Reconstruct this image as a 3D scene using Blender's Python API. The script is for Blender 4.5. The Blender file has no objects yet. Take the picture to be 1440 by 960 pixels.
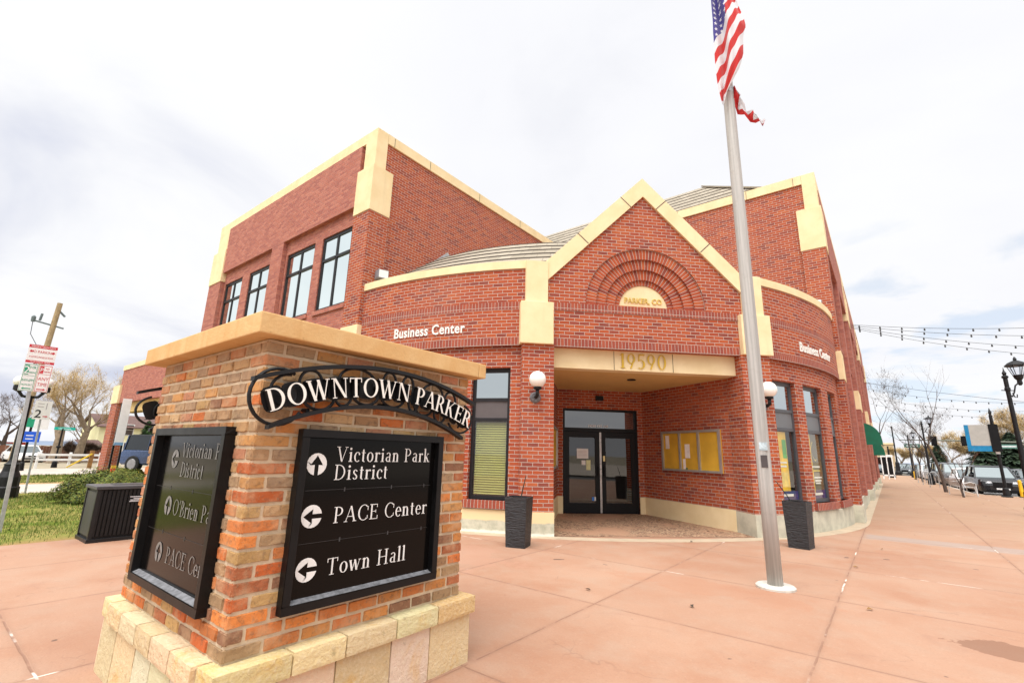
import bpy, bmesh, math, random
from mathutils import Vector, Matrix
from math import sin, cos, pi, radians as R_
random.seed(7)
S = bpy.context.scene
COL = S.collection
# ------------------------------------------------------------------ camera
YAW, PIT, ROL, FPX, EYE = 0.66795, 0.2341, 0.02564, 660.03, 1.5
Fv = Vector((-sin(YAW)*cos(PIT), cos(YAW)*cos(PIT), sin(PIT)))
r0 = Vector((cos(YAW), sin(YAW), 0)); u0 = r0.cross(Fv)
rv = r0*cos(ROL)+u0*sin(ROL); uv_ = rv.cross(Fv)
cam = bpy.data.objects.new('camera', bpy.data.cameras.new('camera')); COL.objects.link(cam)
mw = Matrix((( rv.x, uv_.x, -Fv.x, 0), (rv.y, uv_.y, -Fv.y, 0), (rv.z, uv_.z, -Fv.z, EYE), (0, 0, 0, 1)))
cam.matrix_world = mw
cam.data.sensor_width = 36; cam.data.lens = FPX/1440*36; cam.data.clip_start = .05; cam.data.clip_end = 3000
S.camera = cam
# ------------------------------------------------------------------ world, sun, exposure
S.view_settings.view_transform = 'Standard'; S.view_settings.look = 'None'
S.view_settings.gamma = 1; S.view_settings.exposure = 0.34
try: S.view_settings.use_curve_mapping = False
except Exception: pass
SUN_DIR = Vector((0.10, -0.40, 0.95)).normalized()     # towards the sun
elev = math.asin(SUN_DIR.z); azim = math.atan2(SUN_DIR.x, SUN_DIR.y)
W = bpy.data.worlds.new('World'); S.world = W; W.use_nodes = True
nt = W.node_tree; nt.nodes.clear()
def N(t, typ, **kw):
    n = t.nodes.new(typ)
    for k, v in kw.items(): setattr(n, k, v)
    return n
def L(t, a, b): t.links.new(a, b)
def M_(t, op, a, b=None, c=None, clamp=False):
    n = N(t, 'ShaderNodeMath', operation=op); n.use_clamp = clamp
    for i, v in enumerate((a, b, c)):
        if v is None: continue
        if isinstance(v, (int, float)): n.inputs[i].default_value = v
        else: L(t, v, n.inputs[i])
    return n.outputs[0]
def MIX(t, f, a, b, bt='MIX'):
    n = N(t, 'ShaderNodeMix', data_type='RGBA', blend_type=bt)
    for i, v in ((0, f), (6, a), (7, b)):
        if isinstance(v, (int, float)): n.inputs[i].default_value = v
        elif isinstance(v, (tuple, list)): n.inputs[i].default_value = tuple(v)+((1,) if len(v) == 3 else ())
        else: L(t, v, n.inputs[i])
    return n.outputs[2]
def RAMP(t, f, stops, interp='LINEAR'):
    n = N(t, 'ShaderNodeValToRGB'); cr = n.color_ramp; cr.interpolation = interp
    while len(cr.elements) < len(stops): cr.elements.new(.5)
    for e, (p, c) in zip(cr.elements, stops):
        e.position = p; e.color = tuple(c)+((1,) if len(c) == 3 else ())
    L(t, f, n.inputs[0]); return n.outputs[0]
def g3(v): return (v, v, v)
def SS(t, v, a, b):                      # smoothstep
    n = N(t, 'ShaderNodeMapRange', interpolation_type='SMOOTHSTEP'); n.inputs[1].default_value = a; n.inputs[2].default_value = b
    L(t, v, n.inputs[0]); return n.outputs[0]
tc = N(nt, 'ShaderNodeTexCoord'); sep = N(nt, 'ShaderNodeSeparateXYZ'); L(nt, tc.outputs['Generated'], sep.inputs[0])
sky = N(nt, 'ShaderNodeTexSky', sky_type='NISHITA'); sky.sun_disc = False
sky.sun_elevation = elev; sky.sun_rotation = azim; sky.altitude = 1780; sky.dust_density = 1.5
zc = M_(nt, 'ADD', M_(nt, 'MAXIMUM', sep.outputs[2], 0.0), 0.16)
cmb = N(nt, 'ShaderNodeCombineXYZ')
L(nt, M_(nt, 'DIVIDE', sep.outputs[0], zc), cmb.inputs[0]); L(nt, M_(nt, 'DIVIDE', sep.outputs[1], zc), cmb.inputs[1])
def NOISE(t, vec, scale, detail=5, rough=.55, dist=0.0):
    n = N(t, 'ShaderNodeTexNoise'); n.inputs['Scale'].default_value = scale; n.inputs['Detail'].default_value = detail
    n.inputs['Roughness'].default_value = rough; n.inputs['Distortion'].default_value = dist
    if vec is not None: L(t, vec, n.inputs['Vector'])
    return n.outputs[0]
def DIRMASK(d, a, b):                    # soft patch of sky round a direction
    v = N(nt, 'ShaderNodeVectorMath', operation='DOT_PRODUCT'); L(nt, tc.outputs['Generated'], v.inputs[0])
    v.inputs[1].default_value = Vector(d).normalized(); return SS(nt, v.outputs['Value'], a, b)
n1 = NOISE(nt, cmb.outputs[0], .8, 6, .52, .5)
n2 = NOISE(nt, cmb.outputs[0], 2.2, 6, .5, .3)
shade = M_(nt, 'ADD', M_(nt, 'MULTIPLY', n1, .75), M_(nt, 'MULTIPLY', n2, .25))
dleft = DIRMASK((-.985, .17, .30), .90, .995)
dlow = DIRMASK((-.30, .80, .62), .80, .99)
cl = RAMP(nt, shade, [(.30, (7.7, 7.85, 8.5)), (.45, (9.2, 9.25, 9.6)), (.60, (9.7, 9.75, 9.9)), (.78, (9.9, 9.9, 10.0))])
cl = MIX(nt, M_(nt, 'MULTIPLY', M_(nt, 'MULTIPLY', dleft, SS(nt, n1, .62, .36)), .9), cl, (6.0, 6.4, 7.8))
# brighter cloud deck overhead and round the veiled sun (behind the camera)
glow = DIRMASK(SUN_DIR, .62, 1.0)
cl = MIX(nt, M_(nt, 'MULTIPLY', glow, .85), cl, (48, 48, 48))
bl = DIRMASK((.10, .985, .155), .955, .995)
gap = M_(nt, 'MULTIPLY', SS(nt, n2, .50, .62), M_(nt, 'MULTIPLY', bl, .5))
gap2 = M_(nt, 'MULTIPLY', SS(nt, n1, .72, .86), .15)
cov = M_(nt, 'MAXIMUM', gap, gap2)
skyc = MIX(nt, 1.0, sky.outputs[0], (1.5, 1.6, 1.7), 'MULTIPLY')
skyc = MIX(nt, .55, skyc, (6.4, 7.8, 9.2))
full = MIX(nt, cov, cl, skyc)
bg = N(nt, 'ShaderNodeBackground'); bg.inputs[1].default_value = .082
L(nt, full, bg.inputs[0]); wo = N(nt, 'ShaderNodeOutputWorld'); L(nt, bg.outputs[0], wo.inputs[0])
sd = bpy.data.lights.new('sun', 'SUN'); sd.energy = 1.5; sd.angle = R_(35); sd.color = (1, .965, .91)
sun = bpy.data.objects.new('sun', sd); COL.objects.link(sun)
sun.rotation_euler = SUN_DIR.to_track_quat('Z', 'Y').to_euler(); sun.location = (0, -10, 30)
# ------------------------------------------------------------------ mesh builder
def ident(p): return Vector(p)
class MB:
    def __init__(s, T=ident, flip=False, col=False):
        s.v = []; s.f = []; s.uv = []; s.mi = []; s.T = T; s.flip = flip; s.cols = [] if col else None; s.c = (1, 1, 1)
    def face(s, pts, uvs=None, m=0):
        b = len(s.v); s.v += [tuple(s.T(p)) for p in pts]; idx = list(range(b, b+len(pts)))
        if uvs is None: uvs = [(p[0], p[1]) for p in pts]
        uvs = list(uvs)
        if s.flip: idx = idx[::-1]; uvs = uvs[::-1]
        s.f.append(idx); s.uv.append(uvs); s.mi.append(m)
        if s.cols is not None: s.cols.append(s.c)
    def mesh(s, verts, faces, m=0, uvs=None):
        b = len(s.v); s.v += [tuple(s.T(p)) for p in verts]
        for k, f in enumerate(faces):
            idx = [b+i for i in f]; uu = [(uvs[i] if uvs else (verts[i][0], verts[i][2])) for i in f]
            if s.flip: idx = idx[::-1]; uu = uu[::-1]
            s.f.append(idx); s.uv.append(uu); s.mi.append(m)
            if s.cols is not None: s.cols.append(s.c)
    def box(s, x0, x1, y0, y1, z0, z1, m=0, skip=''):
        a = lambda x, y, z: (x, y, z)
        if 'y' not in skip: s.face([a(x0,y0,z0),a(x1,y0,z0),a(x1,y0,z1),a(x0,y0,z1)], [(x0,z0),(x1,z0),(x1,z1),(x0,z1)], m)
        if 'Y' not in skip: s.face([a(x1,y1,z0),a(x0,y1,z0),a(x0,y1,z1),a(x1,y1,z1)], [(x1,z0),(x0,z0),(x0,z1),(x1,z1)], m)
        if 'x' not in skip: s.face([a(x0,y1,z0),a(x0,y0,z0),a(x0,y0,z1),a(x0,y1,z1)], [(y1,z0),(y0,z0),(y0,z1),(y1,z1)], m)
        if 'X' not in skip: s.face([a(x1,y0,z0),a(x1,y1,z0),a(x1,y1,z1),a(x1,y0,z1)], [(y0,z0),(y1,z0),(y1,z1),(y0,z1)], m)
        if 'z' not in skip: s.face([a(x0,y1,z0),a(x1,y1,z0),a(x1,y0,z0),a(x0,y0,z0)], [(x0,y1),(x1,y1),(x1,y0),(x0,y0)], m)
        if 'Z' not in skip: s.face([a(x0,y0,z1),a(x1,y0,z1),a(x1,y1,z1),a(x0,y1,z1)], [(x0,y0),(x1,y0),(x1,y1),(x0,y1)], m)
    def bar(s, a, b, w, h=None, m=0, up=(0, 0, 1)):
        a = Vector(a); b = Vector(b); h = h or w; d = (b-a).normalized(); upv = Vector(up)
        if abs(d.dot(upv)) > .98: upv = Vector((0, 1, 0))
        x = d.cross(upv).normalized(); z = x.cross(d).normalized()
        c = [(-w/2, -h/2), (w/2, -h/2), (w/2, h/2), (-w/2, h/2)]
        vs = [a+x*p+z*q for p, q in c]+[b+x*p+z*q for p, q in c]
        s.mesh([tuple(v) for v in vs], [(3,2,1,0),(4,5,6,7),(0,1,5,4),(1,2,6,5),(2,3,7,6),(3,0,4,7)], m)
    def tube(s, pts, rad, n=8, m=0, cap=True, flat=1.0):
        pts = [Vector(p) for p in pts]; K = len(pts)
        if isinstance(rad, (int, float)): rad = [rad]*K
        vs = []; px = None
        for i, p in enumerate(pts):
            d = (pts[min(i+1, K-1)]-pts[max(i-1, 0)]).normalized()
            if px is None:
                upv = Vector((0, 0, 1)) if abs(d.z) < .9 else Vector((1, 0, 0)); px = d.cross(upv).normalized()
            px = (px-d*px.dot(d)).normalized(); py = d.cross(px)
            for k in range(n):
                t = 2*pi*k/n; vs.append(tuple(p+(px*cos(t)+py*sin(t)*flat)*rad[i]))
        fs = []
        for i in range(K-1):
            for k in range(n):
                fs.append((i*n+k, i*n+(k+1) % n, (i+1)*n+(k+1) % n, (i+1)*n+k))
        if cap: fs.append(tuple(range(n))[::-1]); fs.append(tuple((K-1)*n+k for k in range(n)))
        s.mesh(vs, fs, m)
    def lathe(s, prof, c=(0, 0, 0), n=16, m=0):
        vs = []; fs = []
        for (r, z) in prof:
            for k in range(n):
                t = 2*pi*k/n; vs.append((c[0]+r*cos(t), c[1]+r*sin(t), c[2]+z))
        for i in range(len(prof)-1):
            for k in range(n): fs.append((i*n+k, i*n+(k+1) % n, (i+1)*n+(k+1) % n, (i+1)*n+k))
        fs.append(tuple(range(n))[::-1]); fs.append(tuple((len(prof)-1)*n+k for k in range(n)))
        s.mesh(vs, fs, m)
    def prism(s, poly, f, d0, d1, m=0, back=True):
        """poly: 2-D outline, f(u,v,d)->point; caps at d0 (front) and d1"""
        n = len(poly)
        s.face([f(u, v, d0) for u, v in poly], list(poly), m)
        if back: s.face([f(u, v, d1) for u, v in poly[::-1]], list(poly[::-1]), m)
        for i in range(n):
            a = poly[i]; b = poly[(i+1) % n]
            s.face([f(*b, d0), f(*a, d0), f(*a, d1), f(*b, d1)], [(0, b[1]), (0, a[1]), (abs(d1-d0), a[1]), (abs(d1-d0), b[1])], m)
    def build(s, name, mats, parent=None, smooth=False, tri=False, bevel=0, weld=False):
        me = bpy.data.meshes.new(name); me.from_pydata(s.v, [], s.f)
        ul = me.uv_layers.new(name='UVMap'); i = 0
        flat = [c for u in s.uv for p in u for c in p]
        ul.data.foreach_set('uv', flat)
        me.polygons.foreach_set('material_index', s.mi)
        if s.cols is not None:
            ca = me.color_attributes.new('col', 'FLOAT_COLOR', 'CORNER'); cc = []
            for f, c in zip(s.f, s.cols): cc += (list(c)+[1.0])*len(f)
            ca.data.foreach_set('color', cc)
        if not isinstance(mats, (list, tuple)): mats = [mats]
        for m in mats: me.materials.append(m)
        if smooth: me.polygons.foreach_set('use_smooth', [True]*len(me.polygons))
        if tri or weld or bevel:
            bm = bmesh.new(); bm.from_mesh(me)
            if weld or bevel: bmesh.ops.remove_doubles(bm, verts=bm.verts, dist=1e-4)
            if bevel:
                es = [e for e in bm.edges if len(e.link_faces) == 2 and e.calc_face_angle(0) > .5]
                bmesh.ops.bevel(bm, geom=es, offset=bevel, segments=2, affect='EDGES', profile=.6)
            if tri: bmesh.ops.triangulate(bm, faces=[f for f in bm.faces if len(f.verts) > 4])
            bm.to_mesh(me); bm.free()
        me.update()
        o = bpy.data.objects.new(name, me); COL.objects.link(o)
        if parent is not None:
            o.parent = parent; o.matrix_parent_inverse = parent.matrix_world.inverted() if PIN else Matrix()
        return o
PIN = True
def thing(name, label, cat, loc=(0, 0, 0), rz=0, group=None):
    o = bpy.data.objects.new(name, None); COL.objects.link(o); o.empty_display_size = .2
    o.location = loc; o.rotation_euler = (0, 0, rz); o['label'] = label; o['category'] = cat
    o.matrix_world = Matrix.Translation(Vector(loc)) @ Matrix.Rotation(rz, 4, 'Z')
    if group: o['group'] = group
    return o
def tag(o, label, cat, group=None):
    o['label'] = label; o['category'] = cat
    if group: o['group'] = group
    return o
def kind(o, k): o['kind'] = k; return o
def lochild(o):                           # children built in local coordinates of their thing
    o.matrix_parent_inverse = Matrix(); return o
def dup(root, loc, rz=None, label=None, group=None):
    r = root.copy(); COL.objects.link(r); r.location = loc
    if rz is not None: r.rotation_euler = (0, 0, rz)
    if label: r['label'] = label
    if group: r['group'] = group
    for ch in list(root.children):
        c = ch.copy(); COL.objects.link(c); c.parent = r
        for g in list(ch.children):
            d = g.copy(); COL.objects.link(d); d.parent = c
    return r
# ------------------------------------------------------------------ materials
def newmat(name):
    m = bpy.data.materials.new(name); m.use_nodes = True; t = m.node_tree
    return m, t, t.nodes['Principled BSDF']
def setp(p, **kw):
    names = dict(rough='Roughness', metal='Metallic', spec='Specular IOR Level', base='Base Color', trans='Transmission Weight', coat='Coat Weight', sheen='Sheen Weight')
    for k, v in kw.items():
        p.inputs[names[k]].default_value = (tuple(v)+(1,)) if isinstance(v, (tuple, list)) else v
def BUMP(t, p, h, strength=.4, dist=.01):
    b = N(t, 'ShaderNodeBump'); b.inputs['Strength'].default_value = strength; b.inputs['Distance'].default_value = dist
    L(t, h, b.inputs['Height']); L(t, b.outputs[0], p.inputs['Normal'])
def OBJ(t):
    return N(t, 'ShaderNodeNewGeometry').outputs['Position']
_plain = {}
def plain(name, col, rough=.6, metal=0, var=.12, scale=6, bump=.15, spec=.5, fine=60, coat=0):
    if name in _plain: return _plain[name]
    m, t, p = newmat(name); pos = OBJ(t)
    a = NOISE(t, pos, scale, 6, .6); b = NOISE(t, pos, fine, 3, .6)
    c = MIX(t, SS(t, a, .3, .7), tuple(x*(1-var) for x in col), tuple(min(1, x*(1+var)) for x in col))
    L(t, c, p.inputs['Base Color']); setp(p, rough=rough, metal=metal, spec=spec, coat=coat)
    rr = M_(t, 'MULTIPLY_ADD', a, .3, rough-.15, clamp=True); L(t, rr, p.inputs['Roughness'])
    if bump: BUMP(t, p, b, bump, .004)
    _plain[name] = m; return m
def brickmat(name, Lx, H, cols, mortar, w=.0098, offset=.5, v0=0.0, rough=.85, bl=1.0):
    m, t, p = newmat(name)
    uvn = N(t, 'ShaderNodeUVMap'); sp = N(t, 'ShaderNodeSeparateXYZ'); L(t, uvn.outputs[0], sp.inputs[0])
    wob = M_(t, 'MULTIPLY', M_(t, 'SUBTRACT', NOISE(t, uvn.outputs[0], 9, 2, .5), .5), .010)
    u = M_(t, 'ADD', sp.outputs[0], wob); v = M_(t, 'ADD', M_(t, 'SUBTRACT', sp.outputs[1], v0), wob)
    row = M_(t, 'FLOOR', M_(t, 'DIVIDE', v, H)); fv = M_(t, 'FRACT', M_(t, 'DIVIDE', v, H))
    uu = M_(t, 'ADD', M_(t, 'DIVIDE', u, Lx), M_(t, 'MULTIPLY', M_(t, 'MODULO', M_(t, 'ADD', row, 1000), 2), offset))
    colm = M_(t, 'FLOOR', uu); fu = M_(t, 'FRACT', uu)
    dv = M_(t, 'MULTIPLY', M_(t, 'MINIMUM', fv, M_(t, 'SUBTRACT', 1, fv)), H)
    du = M_(t, 'MULTIPLY', M_(t, 'MINIMUM', fu, M_(t, 'SUBTRACT', 1, fu)), Lx)
    d = M_(t, 'MINIMUM', dv, du)
    face = SS(t, d, w*.35, w*.75)
    cx = N(t, 'ShaderNodeCombineXYZ'); L(t, colm, cx.inputs[0]); L(t, row, cx.inputs[1])
    wn = N(t, 'ShaderNodeTexWhiteNoise', noise_dimensions='2D'); L(t, cx.outputs[0], wn.inputs['Vector'])
    bc = RAMP(t, wn.outputs['Value'], [(i/len(cols), c) for i, c in enumerate(cols)], 'CONSTANT')
    big = NOISE(t, OBJ(t), .55, 4, .6)
    fine = NOISE(t, OBJ(t), 38, 4, .65); blot = NOISE(t, OBJ(t), 1.7, 5, .65, .4)
    stk = N(t, 'ShaderNodeMapping'); stk.inputs['Scale'].default_value = (5, 5, .35); L(t, OBJ(t), stk.inputs['Vector']); streak = NOISE(t, stk.outputs[0], 1.0, 4, .6)
    bc = MIX(t, M_(t, 'MULTIPLY', SS(t, fine, .35, .75), .32), bc, (.085, .04, .035))
    bc = MIX(t, M_(t, 'MULTIPLY', SS(t, big, .50, .72), .15), bc, (.46, .22, .16)); bc = MIX(t, M_(t, 'MULTIPLY', SS(t, blot, .54, .74), .30), bc, (.20, .05, .035)); bc = MIX(t, M_(t, 'MULTIPLY', SS(t, streak, .58, .76), .12), bc, (.50, .30, .22))
    mc = MIX(t, SS(t, fine, .3, .7), tuple(x*.8 for x in mortar), mortar)
    L(t, MIX(t, face, mc, bc), p.inputs['Base Color']); setp(p, rough=rough, spec=.25)
    BUMP(t, p, M_(t, 'ADD', face, M_(t, 'MULTIPLY', fine, .35)), .7*bl, .008)
    return m
BR = [(.40,.078,.028),(.45,.094,.030),(.38,.070,.029),(.30,.060,.034),(.44,.088,.029),(.41,.080,.030),(.25,.054,.036),(.48,.112,.036),(.39,.074,.028),(.43,.088,.031),(.36,.072,.034),(.42,.084,.030)]
MORT = (.53,.44,.375)
m_brick = brickmat('red_brick_wall', .215, .0745, BR, MORT)
BRV = [(.33,.072,.042),(.36,.080,.044),(.29,.066,.044),(.34,.076,.045),(.38,.088,.046),(.30,.068,.046)]
m_soldier = brickmat('soldier_brick', .0735, .165, BRV, (.52,.42,.36), w=.009, offset=0, v0=3.70-.165*3)
m_ring = brickmat('arch_brick', .0735, .23, BR, MORT, offset=0, v0=0)
BR_GLARE = [(.46,.150,.10),(.52,.19,.13),(.38,.12,.09),(.48,.17,.12),(.43,.14,.10)]
m_glare = brickmat('brick_wall_sky_glare', .215, .0745, BR_GLARE, (.36,.19,.16), w=.012, bl=1.0)  # same red brick, grazing sky glare painted into a paler colour
m_cream = plain('cream_stone_trim', (.88,.75,.50), .8, var=.06, scale=2.5, bump=.2, spec=.3)
m_cream, t, p = newmat('cream_cast_stone'); pos = OBJ(t); mp = N(t, 'ShaderNodeMapping'); mp.inputs['Scale'].default_value = (5, 5, .45); L(t, pos, mp.inputs['Vector'])
dr_ = NOISE(t, mp.outputs[0], 1.2, 5, .65); sm_ = NOISE(t, pos, 2.2, 5, .6); pt_ = NOISE(t, pos, 42, 4, .7)
c = MIX(t, SS(t, sm_, .3, .7), (.76,.60,.345), (.83,.68,.42)); c = MIX(t, M_(t, 'MULTIPLY', SS(t, dr_, .55, .75), .22), c, (.60,.46,.26)); c = MIX(t, M_(t, 'MULTIPLY', SS(t, pt_, .64, .76), .35), c, (.55,.42,.25))
L(t, c, p.inputs['Base Color']); setp(p, rough=.85, spec=.2); BUMP(t, p, pt_, .4, .005)
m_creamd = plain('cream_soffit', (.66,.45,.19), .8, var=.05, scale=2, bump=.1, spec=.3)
m_joint = plain('dark_joint', (.10,.08,.06), .9)
m_black = plain('black_metal', (.006,.006,.007), .42, metal=0, var=.2, bump=.05, spec=.22)
m_iron = plain('wrought_iron', (.009,.009,.010), .5, var=.25, bump=.3, fine=120, spec=.3)
m_frame = plain('window_frame_dark', (.016,.015,.017), .45, var=.1, bump=.03, spec=.3)
m_framegrey = plain('window_frame_grey', (.075,.08,.088), .45, var=.1, bump=.03)
m_panelbr = plain('window_panel_brown', (.10,.085,.085), .5, var=.06, bump=.03)
m_panelgr = plain('window_panel_grey', (.15,.16,.17), .5, var=.06, bump=.03)
m_white = plain('white_paint', (.80,.80,.78), .5, var=.03, bump=.03)
m_letter = plain('white_lettering', (.82,.80,.74), .5, var=.05, bump=.05)
m_gold = plain('gold_lettering', (.62,.40,.02), .4, var=.08, bump=.03)
m_alu = plain('aluminium_frame', (.50,.50,.49), .38, metal=.6, var=.08, bump=.05)
m_galv = plain('galvanised_steel', (.42,.44,.45), .45, metal=.5, var=.15, scale=12)
def glassmat(name, tint, refl, through, rough=.015):
    m, t, p = newmat(name); t.nodes.remove(p); out = t.nodes['Material Output']
    gl = N(t, 'ShaderNodeBsdfGlossy'); gl.inputs['Roughness'].default_value = rough; gl.inputs[0].default_value = tuple(tint)+(1,)
    bmp = N(t, 'ShaderNodeBump'); bmp.inputs['Strength'].default_value = .025; bmp.inputs['Distance'].default_value = .02
    L(t, NOISE(t, OBJ(t), 1.3, 1, .4), bmp.inputs['Height']); L(t, bmp.outputs[0], gl.inputs['Normal'])
    if through is None:
        bs = N(t, 'ShaderNodeBsdfDiffuse'); bs.inputs[0].default_value = (.008, .009, .01, 1)
    else:
        bs = N(t, 'ShaderNodeBsdfTransparent'); bs.inputs[0].default_value = tuple(through)+(1,)
    fr = N(t, 'ShaderNodeFresnel'); bk_ = N(t, 'ShaderNodeNewGeometry').outputs['Backfacing']; L(t, M_(t, 'SUBTRACT', 1.45, M_(t, 'MULTIPLY', bk_, 1.45-1/1.45)), fr.inputs[0])
    fac = M_(t, 'ADD', M_(t, 'MULTIPLY', fr.outputs[0], 1.0), refl, clamp=True)
    mx = N(t, 'ShaderNodeMixShader'); L(t, fac, mx.inputs[0]); L(t, bs.outputs[0], mx.inputs[1]); L(t, gl.outputs[0], mx.inputs[2])
    L(t, mx.outputs[0], out.inputs[0]); return m
m_gsky = glassmat('coated_window_glass', (.88,.97,.94), .94, None)
m_gdark = glassmat('dark_door_glass', (.9,.9,.9), .05, (.5,.5,.5))
m_gtran = glassmat('transom_glass', (.82,.9,.92), .55, None)
m_gclear = glassmat('clear_window_glass', (1,1,1), .06, (.93,.96,.92))
# ================================================================== text helpers
def text_verts(txt, size, bold=0.0, condense=1.0, space=1.0, align='LEFT'):
    cu = bpy.data.curves.new('t', 'FONT'); cu.body = txt; cu.size = size; cu.offset = bold; cu.space_character = space
    cu.align_x = align; cu.resolution_u = 3; cu.extrude = .5
    ob = bpy.data.objects.new('t', cu); COL.objects.link(ob)
    dg = bpy.context.evaluated_depsgraph_get(); me = bpy.data.meshes.new_from_object(ob.evaluated_get(dg))
    vs = [(v.co.x*condense, v.co.y, v.co.z) for v in me.vertices]; fs = [tuple(p.vertices) for p in me.polygons]
    bpy.data.objects.remove(ob); bpy.data.curves.remove(cu); bpy.data.meshes.remove(me)
    return vs, fs
def put_text(mb, txt, size, f, depth, m=0, **kw):
    """f(u,v,d) maps letter plane to the world; the letters stand from d=0 to d=depth"""
    vs, fs = text_verts(txt, size, **kw)
    vv = [tuple(f(x, y, depth*(z+.5))) for x, y, z in vs]
    mb.mesh(vv, fs, m, uvs=[(x, y) for x, y, z in vs])
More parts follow.
